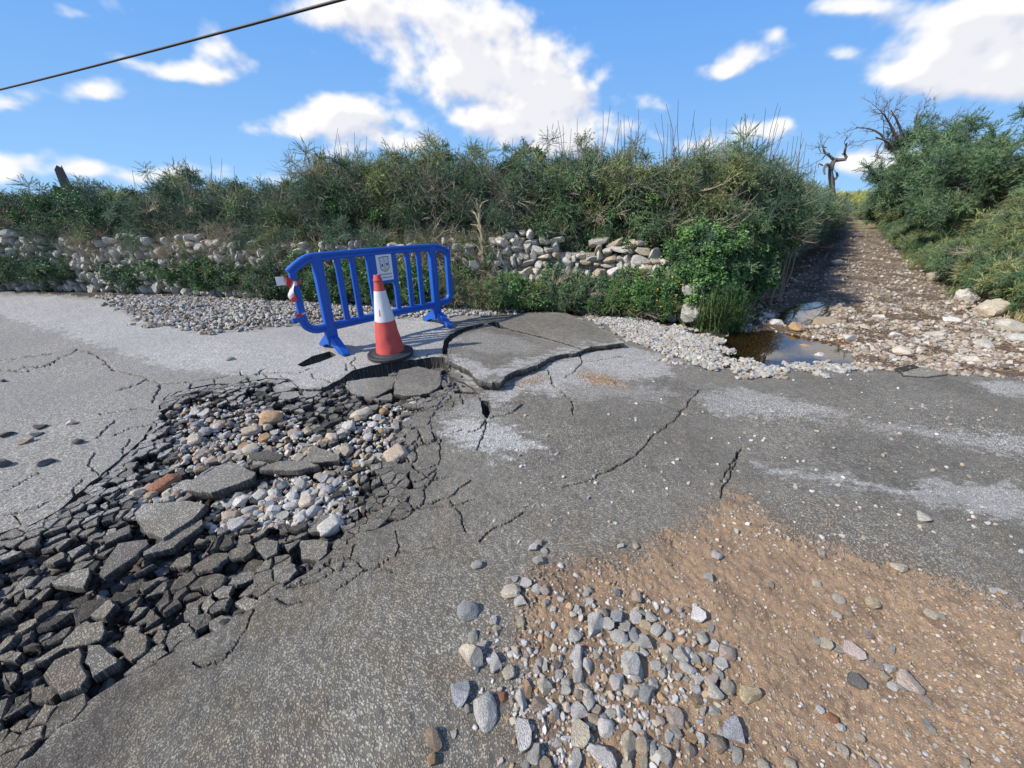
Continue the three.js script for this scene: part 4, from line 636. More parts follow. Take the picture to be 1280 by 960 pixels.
{
  const q = rng(700), total = wallLen[wallLen.length - 1], w = group('stone_wall', [wallAt(total / 2).x, 0, wallAt(total / 2).z], 'weathered dry stone wall overgrown with green plants behind the barrier', 'wall');
  const ox = w.position.x, oz = w.position.z, list = [];
  const height = (s) => { const u = wallU(s); let h = 1.0 + 0.1 * n2(s * 0.9, 3); if (u > 610 && u < 700) h += 0.12; if (u > 700 && u < 740) h -= 0.12; if (u > 745 && u < 815) h += 0.08; if (u > 815) h = lerp(1.05, 0.55, (u - 815) / 45); return h; };
  let y = 0;
  for (let row = 0; y < 1.25; row++) {
    const rh = lerp(0.155, 0.10, y) * rr(0.85, 1.15, q);
    for (let s = rr(0, 0.15, q); s < total;) {
      const near = wallU(s) > 330, L = near ? 0.08 + 0.2 * Math.pow(q(), 1.8) : 0.06 + 0.14 * Math.pow(q(), 1.5), hh = rh * rr(0.7, 1.45, q), mid = s + L / 2; s += L;
      if (mid > total || y + rh * 0.6 > height(mid)) continue;
      const p = wallAt(mid), back = 0.12 * (y / 1.1) + rr(-0.06, 0.06, q);
      list.push({ x: p.x - p.tz * -back * -1 + 0, z: p.z, nx: p.tz, nz: -p.tx, back, yaw: p.yaw, y: y + rh / 2 + rr(-0.035, 0.035, q), L, hh, u: wallU(mid), q: q(), r: q() });
    }
    y += rh * 0.94;
  }
  list.sort((a, b) => (b.L * b.hh * (b.u > 300 ? 3 : 1) * (b.u > -20 ? 1 : 0.01)) - (a.L * a.hh * (a.u > 300 ? 3 : 1) * (a.u > -20 ? 1 : 0.01)));
  const rest = [], mats = ['pale', 'grey', 'pale', 'cream', 'grey', 'grey', 'tan'];
  list.forEach((b, i) => {
    const g = (b.r < 0.12 ? ROUNDED : ANGULAR)[Math.floor(b.q * 97) % 8], d = 0.26;
    const m = new THREE.Mesh(g, rockMat(pick(mats, q), Math.floor(q() * 2.3)));
    m.position.set(b.x + b.nx * b.back - ox, b.y, b.z + b.nz * b.back - oz); m.rotation.set(rr(-0.12, 0.12, q), b.yaw + rr(-0.3, 0.3, q), rr(-0.4, 0.4, q)); m.scale.set(b.L * 1.16, b.hh * 1.18, d);
    if (i < 300) { m.name = 'stone'; m.castShadow = m.receiveShadow = true; w.add(m); } else { m.updateMatrix(); const s = SMALL[i % 6].clone().applyMatrix4(m.matrix); rest.push(s); }
  });
  if (rest.length) { const m = part(mergeGeometries(rest), rockMat('pale', 0), 'far_stones', w); m.userData.kind = 'stuff'; }
  const core = [];
  for (let i = 1; i < WALL.length; i++) { const a = wallAt(wallLen[i - 1] + 0.01), b = wallAt(wallLen[i] - 0.01), L = wallLen[i] - wallLen[i - 1], c = new THREE.BoxGeometry(L * 0.98, i === WALL.length - 1 ? 0.5 : 0.88, 0.24); c.rotateY(a.yaw); c.translate((a.x + b.x) / 2 + a.tz * 0.2 - ox, i === WALL.length - 1 ? 0.25 : 0.44, (a.z + b.z) / 2 - a.tx * 0.2 - oz); core.push(c); }
  part(mergeGeometries(core), std({ color: new THREE.Color().setRGB(0.40, 0.37, 0.32), bumpMap: crumbBump, bumpScale: 0.02 }), 'rubble_core', w);
  // the block that ends the wall
  for (const [u, v, h, W, Hh] of [[862, 408, 0.16, 0.3, 0.34], [858, 404, 0.5, 0.3, 0.36]]) { const [x, z] = G(u, v), m = part(ANGULAR[3], rockMat('grey', 0), 'corner_block', w, 'squared grey block ending the wall'); m.position.set(x - ox, h, z - oz); m.scale.set(W, Hh, 0.32); m.rotation.y = wallAt(total).yaw; }
}
for (const [u, v, w, h, hue] of [[1236, 392, 0.5, 0.3, 'cream'], [1206, 374, 0.4, 0.26, 'pale'], [1165, 350, 0.4, 0.25, 'cream'], [1262, 412, 0.34, 0.2, 'pale']]) { const [x, z] = G(u, v); placeRock('bank_boulder', x, z, w, h, w * 0.7, hue, R() * 6, true, 'half buried at the bank foot beside the track', 'boulder', 'boulders of the track bank'); }

// ───────────────────────── plants ─────────────────────────
function soup() {                                                   // collects loose faces
  const P3 = [], N3 = [];
  return {
    tri(a, b, c) { const ux = b[0] - a[0], uy = b[1] - a[1], uz = b[2] - a[2], vx = c[0] - a[0], vy = c[1] - a[1], vz = c[2] - a[2]; let n = [uy * vz - uz * vy, uz * vx - ux * vz, ux * vy - uy * vx]; const l = Math.hypot(...n) || 1; n = n.map((k) => k / l); P3.push(...a, ...b, ...c); for (let i = 0; i < 3; i++) N3.push(...n); },
    leaf(p, d, s, L, W, fold = 0.25) {                               // a leaf folded along its midrib
      const nx = d[1] * s[2] - d[2] * s[1], ny = d[2] * s[0] - d[0] * s[2], nz = d[0] * s[1] - d[1] * s[0], at = (a, b, c) => [p[0] + d[0] * a + s[0] * b + nx * c, p[1] + d[1] * a + s[1] * b + ny * c, p[2] + d[2] * a + s[2] * b + nz * c];
      const t = at(L, 0, -L * 0.12), m = at(L * 0.45, 0, 0), l = at(L * 0.42, W / 2, W * fold), r = at(L * 0.42, -W / 2, W * fold), o = at(0, 0, 0);
      this.tri(o, m, l); this.tri(m, t, l); this.tri(o, r, m); this.tri(m, r, t);
    },
    blade(p, d, s, L, W, bend) { let prev = null; for (let i = 0; i <= 3; i++) { const t = i / 3, w = W * (1 - t * t) / 2 + 0.0002, c = [p[0] + d[0] * L * t, p[1] + d[1] * L * t - bend * L * t * t, p[2] + d[2] * L * t], a = [c[0] - s[0] * w, c[1], c[2] - s[2] * w], b = [c[0] + s[0] * w, c[1], c[2] + s[2] * w]; if (prev) { this.tri(prev[0], prev[1], b); if (i < 3) this.tri(prev[0], b, a); } prev = [a, b]; } },
    stick(a, b, r0, r1) { const d = [b[0] - a[0], b[1] - a[1], b[2] - a[2]], l = Math.hypot(...d) || 1e-6, k = Math.abs(d[1] / l) > 0.9 ? [1, 0, 0] : [0, 1, 0]; let s = [d[1] * k[2] - d[2] * k[1], d[2] * k[0] - d[0] * k[2], d[0] * k[1] - d[1] * k[0]]; const sl = Math.hypot(...s); s = s.map((q) => q / sl); const t = [(d[1] * s[2] - d[2] * s[1]) / l, (d[2] * s[0] - d[0] * s[2]) / l, (d[0] * s[1] - d[1] * s[0]) / l];
      const pt = (c, r, i) => { const A = i * 2.0944, x = Math.cos(A) * r, y = Math.sin(A) * r; return [c[0] + s[0] * x + t[0] * y, c[1] + s[1] * x + t[1] * y, c[2] + s[2] * x + t[2] * y]; };
      for (let i = 0; i < 3; i++) { this.tri(pt(a, r0, i), pt(a, r0, i + 1), pt(b, r1, i + 1)); this.tri(pt(a, r0, i), pt(b, r1, i + 1), pt(b, r1, i)); } },
    build() { const g = new THREE.BufferGeometry(); g.setAttribute('position', new THREE.Float32BufferAttribute(P3, 3)); g.setAttribute('normal', new THREE.Float32BufferAttribute(N3, 3)); g.setAttribute('uv', new THREE.Float32BufferAttribute(new Float32Array(P3.length / 3 * 2), 2)); return g; },
  };
}
const unit = (q, up = 0) => { const a = q() * 6.283, y = rr(-1 + up, 1, q), s = Math.sqrt(Math.max(0, 1 - y * y)); return [s * Math.cos(a), y, s * Math.sin(a)]; };
const perp = (d, q) => { const k = unit(q), s = [d[1] * k[2] - d[2] * k[1], d[2] * k[0] - d[0] * k[2], d[0] * k[1] - d[1] * k[0]], l = Math.hypot(...s) || 1; return s.map((x) => x / l); };
function leafClump(seed, o) {                                       // a spray of leafy twigs, about a metre across before scaling
  const q = rng(seed), s = soup();
  for (let i = 0; i < o.twigs; i++) {
    const d = unit(q, o.up ?? 0.4), L = rr(0.3, 0.5, q), c = [rr(-0.1, 0.1, q), rr(-0.15, 0.1, q), rr(-0.1, 0.1, q)]; let p = c, dir = d;
    for (let k = 0; k < o.leaves; k++) {
      const t = k / o.leaves; dir = [dir[0] + rr(-0.1, 0.1, q), dir[1] + rr(-0.1, 0.1, q) - (o.droop ?? 0), dir[2] + rr(-0.1, 0.1, q)]; const l = Math.hypot(...dir); dir = dir.map((x) => x / l);
      const nx = [p[0] + dir[0] * L / o.leaves, p[1] + dir[1] * L / o.leaves, p[2] + dir[2] * L / o.leaves];
      if (o.sticks && k % 3 === 0) s.stick(p, [p[0] + dir[0] * L * 3 / o.leaves, p[1] + dir[1] * L * 3 / o.leaves, p[2] + dir[2] * L * 3 / o.leaves], 0.004, 0.003);
      const ld = unit(q), f = o.along ?? 0.5, m = [ld[0] * (1 - f) + dir[0] * f, ld[1] * (1 - f) + dir[1] * f + 0.1, ld[2] * (1 - f) + dir[2] * f], ml = Math.hypot(...m), md = m.map((x) => x / ml);
      const sz = rr(0.7, 1.2, q); s.leaf(p, md, perp(md, q), o.len * sz, o.wid * sz, o.fold ?? 0.25); p = nx;
    }
  }
  return s.build();
}
function twigClump(seed, n, up, fan) {                              // a spray of bare twigs
  const q = rng(seed), s = soup();
  const grow = (p, d, L, r, lv) => { let c = p, dir = d; const k = 3; for (let i = 0; i < k; i++) { dir = [dir[0] + rr(-fan, fan, q), dir[1] + rr(-fan, fan, q) + 0.04, dir[2] + rr(-fan, fan, q)]; const l = Math.hypot(...dir); dir = dir.map((x) => x / l); const e = [c[0] + dir[0] * L / k, c[1] + dir[1] * L / k, c[2] + dir[2] * L / k]; s.stick(c, e, r * (1 - i / k * 0.5), r * (1 - (i + 1) / k * 0.5)); c = e; if (lv > 0) for (let b = 0; b < 2; b++) { const w = unit(q); grow(c, [dir[0] + w[0] * 0.8, dir[1] + w[1] * 0.8, dir[2] + w[2] * 0.8], L * 0.5, r * 0.55, lv - 1); } } };
  for (let i = 0; i < n; i++) grow([rr(-0.1, 0.1, q), -0.3, rr(-0.1, 0.1, q)], unit(q, up), rr(0.45, 0.75, q), 0.007, 1);
  return s.build();
}
function grassClump(seed, n, h, lean, w) { const q = rng(seed), s = soup(); for (let i = 0; i < n; i++) { const a = q() * 6.283, l = lean * q(), d = [Math.cos(a) * l, 1, Math.sin(a) * l], k = Math.hypot(...d); s.blade([rr(-0.12, 0.12, q), 0, rr(-0.12, 0.12, q)], d.map((x) => x / k), [Math.sin(a), 0, -Math.cos(a)], h * rr(0.5, 1.1, q), w, rr(0.1, 0.5, q)); } return s.build(); }
const CL = {
  fine: [1, 2, 3].map((i) => leafClump(i, { twigs: 26, leaves: 13, len: 0.085, wid: 0.03, sticks: true, along: 0.45 })),
  narrow: [4, 5, 6].map((i) => leafClump(i, { twigs: 28, leaves: 12, len: 0.13, wid: 0.022, sticks: true, along: 0.6, droop: 0.02 })),
  broad: [7, 8, 9].map((i) => leafClump(i, { twigs: 18, leaves: 7, len: 0.13, wid: 0.095, along: 0.3, fold: 0.12, up: 0.2 })),
  needle: [10, 11, 12].map((i) => leafClump(i, { twigs: 34, leaves: 14, len: 0.11, wid: 0.010, sticks: true, along: 0.75 })),
  twig: [13, 14, 15].map((i) => twigClump(i, 12, 0.8, 0.22)),
  grass: [16, 17].map((i) => grassClump(i, 60, 0.6, 0.9, 0.012)),
  straw: [18, 19].map((i) => grassClump(i, 46, 0.45, 1.3, 0.007)),
};
const leafMat = std({ color: 0xffffff, roughness: 0.62, side: THREE.DoubleSide }), twigMat = std({ color: 0xffffff, roughness: 0.95 }), strawMat = std({ color: 0xffffff, roughness: 0.9, side: THREE.DoubleSide });
const BARK = std({ color: new THREE.Color().setRGB(0.12, 0.095, 0.075), roughness: 1, bumpMap: rockBump, bumpScale: 0.004 });
const GREEN = {
  deep: [[0.034, 0.062, 0.030], [0.045, 0.078, 0.036], [0.030, 0.055, 0.034], [0.06, 0.095, 0.045]], blue: [[0.050, 0.078, 0.050], [0.062, 0.092, 0.058], [0.042, 0.068, 0.048]],
  olive: [[0.085, 0.105, 0.042], [0.105, 0.125, 0.05], [0.07, 0.09, 0.042], [0.13, 0.14, 0.06]], ivy: [[0.045, 0.105, 0.028], [0.06, 0.13, 0.035], [0.038, 0.088, 0.028], [0.085, 0.16, 0.045]],
  twig: [[0.23, 0.19, 0.145], [0.3, 0.255, 0.19], [0.17, 0.14, 0.115], [0.26, 0.21, 0.17]], straw: [[0.36, 0.29, 0.15], [0.28, 0.24, 0.12], [0.2, 0.2, 0.085]], grass: [[0.05, 0.105, 0.03], [0.075, 0.135, 0.035], [0.1, 0.13, 0.045]],
  far: [[0.16, 0.17, 0.05], [0.19, 0.19, 0.06], [0.1, 0.13, 0.04]],
};
for (const [k, list] of Object.entries(GREEN)) for (const c of list) { const f = k === 'twig' || k === 'straw' ? 1.4 : k === 'ivy' ? 1.5 : k === 'grass' ? 1.05 : k === 'deep' ? 2.1 : k === 'olive' ? 1.8 : 2.2; c[0] *= f * 0.98; c[1] *= f; c[2] *= f * 0.95; }
let plantSeed = 4000;
// sprays: list of [clump kind, palette, count, size, where: 'all' | 'top' | 'low', part name]
function shrub(name, label, category, grp, [x, y, z], [rx, ry, rz], sprays, o = {}) {
  const q = rng(plantSeed++), g = group(name, [x, y, z], label, category, grp), e = new THREE.Object3D(), col = new THREE.Color();
  const y0 = (o.from ?? 0.1) * ry, s = soup(), lump = [q() * 30, q() * 30];
  for (let i = 0; i < (o.stems ?? 7); i++) { const a = q() * 6.283, b = [Math.cos(a) * rx * 0.12, 0, Math.sin(a) * rz * 0.12], m = [Math.cos(a) * rx * 0.3, ry * 0.4, Math.sin(a) * rz * 0.3], t = [Math.cos(a) * rx * rr(0.3, 0.7, q), ry * rr(0.6, 0.92, q), Math.sin(a) * rz * rr(0.3, 0.7, q)]; s.stick(b, m, 0.014 * (o.thick ?? 1), 0.01 * (o.thick ?? 1)); s.stick(m, t, 0.01 * (o.thick ?? 1), 0.003); }
  part(s.build(), BARK, 'stem', g);
  for (const [kind, pal, count, size, where, pname] of sprays) {
    const geos = [pick(CL[kind], q)], per = [[]];
    for (let i = 0; i < count; i++) {
      let d = unit(q), rad = Math.pow(q(), 0.45); const bump = 1 + 0.28 * n3(d[0] * 1.7 + lump[0], d[1] * 1.7 + lump[1], d[2] * 1.7);
      let px = d[0] * rx * rad * bump, pz = d[2] * rz * rad * bump, cy = (y0 + ry) / 2, hy = (ry - y0) / 2 - size * 0.25, py = cy + d[1] * hy * rad * bump;
      if (where === 'top') { py = ry * rr(0.78, 1.02, q); px *= 0.8; pz *= 0.8; } else if (where === 'low') py = lerp(y0, cy, q());
      else if (where === 'base') { py = -0.02; }
      per[Math.floor(q() * geos.length)].push([px, py, pz, d, rad]);
    }
    per.forEach((list, k) => {
      if (!list.length) return;
      const im = new THREE.InstancedMesh(geos[k], kind === 'twig' ? twigMat : kind === 'straw' || kind === 'grass' ? strawMat : leafMat, list.length);
      im.name = pname ?? (kind === 'twig' ? 'dry_twigs' : kind === 'grass' || kind === 'straw' ? 'blades' : 'foliage'); im.userData.kind = 'stuff'; im.castShadow = im.receiveShadow = true;
      list.forEach(([px, py, pz, d], j) => {
        const sc = size * rr(0.7, 1.25, q), c = pick(GREEN[pal], q), f = rr(0.75, 1.3, q);
        e.position.set(px, py, pz); e.rotation.set(where === 'base' ? 0 : d[2] * 0.7, q() * 6.283, where === 'base' ? 0 : -d[0] * 0.7, 'XZY'); e.scale.set(sc, sc, sc); e.updateMatrix(); im.setMatrixAt(j, e.matrix); im.setColorAt(j, col.setRGB(c[0] * f, c[1] * f, c[2] * f));
      });
      g.add(im);
    });
  }
  return g;
}
const interp = (t, x) => { let i = 1; while (i < t.length - 1 && t[i][0] < x) i++; const k = clamp((x - t[i - 1][0]) / (t[i][0] - t[i - 1][0])); return t[i - 1].map((a, j) => lerp(a, t[i][j], k)); };
// the hedge behind the wall: [pixel column, row of its top, depth]
const HEDGE = [[-330, 244, 9.6], [-150, 242, 9.2], [0, 244, 8.8], [60, 240, 8.7], [150, 240, 8.5], [240, 224, 8.3], [320, 242, 8.1], [345, 250, 8.0], [385, 206, 7.8], [440, 194, 7.6], [520, 210, 7.4], [560, 190, 7.3], [620, 184, 7.2], [680, 194, 7.1], [725, 186, 7.0], [780, 200, 6.9], [850, 192, 6.6], [920, 192, 6.4], [965, 200, 6.8]];
{
  const q = rng(800); let k = 0;
  const words = ['dense dark green mastic shrub', 'twiggy grey green shrub', 'blue green wild olive bush', 'shrub thick with bare dry twigs'];
  for (let row = 0; row < 2; row++) for (let u = -330; u < 960; u += row ? 62 : 46) {
    const [, v, D0] = interp(HEDGE, u), D = D0 + (row ? 1.0 : 0), p = atDepth(u + rr(-10, 10, q), v + rr(-12, 12, q) + (row ? -12 : 0), D), ty = Math.floor(q() * 4), ry = Math.max(1.2, p[1]);
    const dry = u > 400 && u < 800 ? 1.2 : 0.8;
    const sprays = ty === 0 ? [['fine', 'deep', 170, 0.42, 'all'], ['broad', 'ivy', 50, 0.3, 'all'], ['twig', 'twig', 14 * dry, 0.5, 'all']] : ty === 1 ? [['needle', 'blue', 130, 0.45, 'all'], ['needle', 'olive', u > 400 ? 10 : 3, 0.5, 'top'], ['fine', 'deep', 60, 0.4, 'all'], ['twig', 'twig', 40 * dry, 0.55, 'all']] : ty === 2 ? [['narrow', row || u < 400 ? 'blue' : 'olive', 150, 0.42, 'all'], ['needle', 'olive', u > 400 ? 10 : 3, 0.5, 'top'], ['twig', 'twig', 18 * dry, 0.5, 'all']] : [['needle', 'deep', 110, 0.45, 'all'], ['fine', 'olive', 70, 0.4, 'all'], ['twig', 'twig', 50 * dry, 0.6, 'all']];
    const by = u < 340 ? 'behind the far stretch of the stone wall' : u < 600 ? 'rising behind the blue barrier and wall' : u < 830 ? 'above the bare stones of the wall' : 'at the corner where the track begins';
    shrub('hedge_shrub', words[ty] + ' ' + by, 'shrub', 'shrubs of the hedge behind the wall', [p[0], 0, p[2]], [rr(0.6, 0.8, q), ry, rr(0.55, 0.7, q)], sprays.map((s) => [...s]).map((s) => (s[2] = Math.round(s[2]), s)), { from: u > 580 ? 0.22 : 0.36, stems: 4, thick: 0.7 });
    k++;
  }
}
// scrub that hangs over the wall top
{
  const q = rng(830);
  for (let u = -80; u < 620; u += 30) {
    const s0 = [...Array(200).keys()].map((i) => i / 200 * wallLen[wallLen.length - 1]).reduce((a, b) => (Math.abs(wallU(b) - u) < Math.abs(wallU(a) - u) ? b : a)), w = wallAt(s0), dry = q() < 0.5;
    shrub('wall_top_scrub', (dry ? 'dry brown scrub' : 'grey green scrub') + (u < 340 ? ' spilling over the far wall top' : ' spilling over the wall top behind the barrier'), 'scrub', 'scrub spilling over the wall', [w.x + rr(-0.1, 0.1, q), rr(0.55, 0.8, q), w.z - 0.25], [rr(0.3, 0.5, q), rr(0.45, 0.75, q), 0.38], dry ? [['twig', 'twig', 40, 0.45, 'all'], ['needle', 'olive', 26, 0.34, 'all']] : [['needle', 'blue', 44, 0.34, 'all'], ['fine', 'deep', 24, 0.3, 'all'], ['twig', 'twig', 12, 0.4, 'all']], { from: -0.3, stems: 4, thick: 0.6 });
  }
}
const dryMat = std({ color: new THREE.Color().setRGB(0.19, 0.155, 0.125) });
// bare stems that stand above the hedge
{
  const q = rng(820), s0 = [[385, 205, 168, -8], [398, 205, 172, -4], [410, 205, 180, -6], [440, 205, 165, 2], [455, 205, 170, 3], [425, 205, 160, -3], [240, 215, 195, -10], [260, 215, 195, 4], [275, 218, 198, 2], [170, 228, 212, -5], [705, 200, 150, -6], [718, 200, 148, 5], [755, 205, 132, 6], [768, 205, 140, 4], [785, 205, 145, 2], [800, 205, 136, -2], [850, 205, 126, -4], [862, 205, 138, 8], [875, 205, 150, -8], [845, 205, 130, -12], [905, 205, 148, 4], [912, 208, 150, 14], [925, 208, 142, 18], [940, 210, 128, 34], [950, 210, 150, 30], [970, 212, 170, 20], [890, 205, 160, 0], [660, 208, 178, -4], [600, 200, 178, 4], [640, 200, 172, 3], [580, 200, 180, -6], [1000, 225, 178, 6], [990, 220, 165, 10]];
  const all = []; for (const [u, v0, v1, dx] of s0) { all.push([u, v0, v1, dx]); for (let k = 0; k < 3; k++) all.push([u + rr(-16, 16, q), v0, v1 + rr(4, 40, q), dx + rr(-16, 16, q)]); }
  for (const [u, v0, v1, dx] of all) {
    const D = interp(HEDGE, u)[2] + rr(-0.1, 0.4, q), a = atDepth(u, v0 + 60, D), b = atDepth(u + dx, v1, D + rr(-0.1, 0.1, q)), g = group('dry_plant', [a[0], 0, a[2]], u < 330 ? 'thin bare stem above the far hedge' : u < 640 ? 'bare branching stem above the hedge behind the barrier' : u < 830 ? 'upright bare stem above the hedge over the ruined wall top' : 'tall leaning bare stem above the hedge at the track corner', 'dry plant', 'bare stems above the hedge');
    const s = soup(), n = 9, bow = rr(-0.12, 0.12, q); let c = [0, 0, 0];
    const end = [b[0] - a[0], b[1], b[2] - a[2]];
    for (let i = 1; i <= n; i++) {
      const t = i / n, e = [end[0] * t * t + bow * Math.sin(t * 3.14) + rr(-0.025, 0.025, q), end[1] * t, end[2] * t + rr(-0.025, 0.025, q)];
      s.stick(c, e, 0.017 * (1.1 - 0.8 * t), 0.017 * (1.0 - 0.8 * t));
      if (t > 0.45 && t < 0.95) for (let j = 0; j < 2; j++) { const d = unit(q, 0.9), L = rr(0.12, 0.5, q) * (1.2 - t), f = [c[0] + d[0] * L * 0.45, c[1] + L * 0.8, c[2] + d[2] * L * 0.45]; s.stick(c, f, 0.0075, 0.005); s.stick(f, [f[0] + d[0] * L * 0.3, f[1] + L * rr(0.1, 0.5, q), f[2] + d[2] * L * 0.3], 0.005, 0.003); }
      c = e;
    }
    part(s.build(), dryMat, 'stem', g);
  }
}
// pale dry stalk in front of the hedge
{ const [x, , z] = atDepth(600, 300, 6.55), g = group('dry_plant', [x, 0.0, z], 'pale yellow dry stalk standing by the wall stones', 'dry plant'), s = soup(); let c = [0, 0.5, 0]; for (let i = 0; i < 6; i++) { const e = [c[0] + rr(-0.03, 0.02), c[1] + 0.16, c[2] + rr(-0.02, 0.02)]; s.stick(c, e, 0.028 - i * 0.003, 0.026 - i * 0.003); for (let j = 0; j < 5; j++) { const d = unit(R, 0.7), m = [e[0] + d[0] * 0.07, e[1] + 0.14, e[2] + d[2] * 0.07]; s.stick(e, m, 0.01, 0.007); s.stick(m, [m[0] + d[0] * 0.12, m[1] + rr(-0.02, 0.12), m[2] + d[2] * 0.12], 0.007, 0.003); } c = e; } s.stick([0, 0, 0], [0, 0.5, 0], 0.03, 0.028); part(s.build(), std({ color: new THREE.Color().setRGB(0.42, 0.36, 0.22) }), 'stalk', g); }

// plants at the foot of the wall: [column, row of base, width px, row of top, kind]
for (const [u, v, w, vt, kind] of [[-60, 364, 110, 318, 'd'], [15, 363, 90, 312, 'd'], [75, 364, 70, 312, 'd'], [50, 352, 60, 292, 'd'], [170, 366, 62, 316, 'd'], [228, 368, 66, 306, 'i'], [265, 371, 60, 310, 'i'], [300, 373, 70, 302, 'i'], [345, 378, 56, 306, 'i'], [385, 381, 40, 322, 'i'], [425, 383, 60, 322, 'i'], [470, 385, 60, 318, 'i'], [520, 387, 66, 322, 'i'], [565, 388, 46, 338, 'o'], [600, 389, 44, 338, 'o'], [632, 391, 52, 345, 'i'], [668, 391, 60, 338, 'i'], [705, 393, 60, 322, 'i'], [738, 395, 60, 332, 'i'], [770, 397, 54, 342, 'i'], [800, 401, 48, 352, 'i'], [832, 403, 46, 340, 'y'], [815, 396, 40, 345, 'y'], [660, 380, 34, 318, 't'], [726, 382, 40, 296, 't'], [812, 388, 34, 318, 't'], [120, 362, 40, 318, 'd'], [205, 364, 60, 326, 'i'], [330, 372, 60, 292, 'o'], [372, 374, 60, 288, 'o'], [415, 376, 60, 300, 'o'], [455, 378, 50, 296, 't'], [492, 379, 50, 304, 'o'], [540, 380, 54, 296, 'o'], [575, 381, 50, 304, 't'], [612, 382, 36, 318, 'o'], [250, 364, 50, 288, 't'], [-20, 360, 80, 296, 'd'], [90, 362, 40, 314, 'd'], [150, 364, 44, 310, 'i'], [215, 366, 46, 312, 'd'], [275, 369, 50, 304, 'd'], [318, 372, 50, 308, 'i'], [358, 376, 46, 300, 'd'], [20, 360, 70, 300, 't'], [110, 362, 46, 304, 'i'], [185, 363, 50, 300, 'd'], [290, 366, 60, 292, 'i'], [395, 377, 60, 300, 'i'], [510, 381, 60, 306, 'i'], [590, 383, 50, 312, 'i'], [640, 386, 56, 330, 'd'], [695, 388, 60, 318, 'i'], [750, 391, 56, 322, 'd'], [785, 394, 60, 330, 'i'], [835, 398, 40, 320, 'i'], [60, 358, 60, 290, 'o'], [140, 360, 30, 300, 't']]) {
  const [x, z] = G(u, v), t = reach(u, v), W = w * t / FOC, topY = atDepth(u, vt, -z)[1];
  const what = kind === 'd' ? 'dark bushy weed' : kind === 'i' ? 'leafy bright green bramble' : kind === 'o' ? 'olive green dry scrub' : kind === 'y' ? 'green shrub dotted with yellow flowers' : 'leafy climber growing out of the wall stones';
  const by = kind === 't' ? (u < 300 ? ' behind the gravel heap' : u < 600 ? ' seen over the blue barrier' : ' above the heaved slabs') : u < 200 ? ' at the far left foot of the stone wall' : u < 360 ? ' behind the pale gravel heap' : u < 580 ? ' behind the bars of the blue barrier' : ' at the wall foot behind the heaved slabs';
  const vary = rr(0.75, 1.15);
  const n = Math.max(26, Math.round(90 * W * Math.max(0.5, topY)));
  const g = shrub('wall_plant', what + by, 'plant', 'plants at the foot of the wall', [x, -0.01, z - W * 0.18], [W * 0.55, topY * vary, W * 0.42], kind === 'd' ? [['fine', 'deep', n * 2, 0.3, 'all'], ['broad', 'deep', n, 0.26, 'all']] : kind === 'o' ? [['needle', 'olive', n * 2, 0.3, 'all'], ['twig', 'twig', 26, 0.35, 'all'], ['fine', 'deep', n, 0.26, 'all']] : [['broad', u % 3 ? 'ivy' : 'deep', Math.round(n * 1.3), 0.25, 'all'], ['fine', u % 2 ? 'deep' : 'ivy', Math.round(n * 0.8), 0.24, 'all'], ['needle', 'olive', Math.round(n * 0.35), 0.3, 'all'], ['twig', 'twig', 12, 0.32, 'all']], { from: 0.0, stems: 5, thick: 0.6 });
  if (kind === 'y') { const s = soup(), q = rng(60 + u); for (let i = 0; i < 16; i++) { const d = unit(q), c = [d[0] * W * 0.5, topY * rr(0.35, 0.95, q), Math.abs(d[2]) * W * 0.45]; for (let k = 0; k < 6; k++) { const f = unit(q, 1.2); s.leaf(c, f, perp(f, q), 0.022, 0.016); } } const f = part(s.build(), std({ color: new THREE.Color().setRGB(0.75, 0.52, 0.02), side: THREE.DoubleSide }), 'flowers', g, 'small yellow flower heads'); f.userData.kind = 'stuff'; }
}
// the corner: a broad leafed bush and tall grass
for (const [u, D, vt, W] of [[880, 5.7, 268, 0.75], [915, 5.95, 255, 0.8], [948, 6.2, 285, 0.7], [895, 5.5, 330, 0.6]]) { const p = atDepth(u, vt, D); shrub('corner_bush', 'lush bright green broad leafed bush at the track corner', 'bush', 'bushes at the track corner', [p[0], 0, p[2]], [W * 0.62, p[1], W * 0.55], [['broad', 'ivy', Math.round(130 * p[1]), 0.27, 'all'], ['fine', 'deep', Math.round(60 * p[1]), 0.3, 'all']], { from: 0.05 }); }
for (const [u, v, n, sc] of [[884, 409, 24, 1.2], [899, 408, 22, 1.1]]) { const [x, z] = G(u, v); shrub('grass_tussock', 'tall dark green grass tussock beside the puddle corner', 'grass', 'tussocks at the corner', [x, -0.01, z], [0.22, 0.6, 0.2], [['grass', 'grass', n, sc, 'base']], { stems: 1, thick: 0.3 }); }

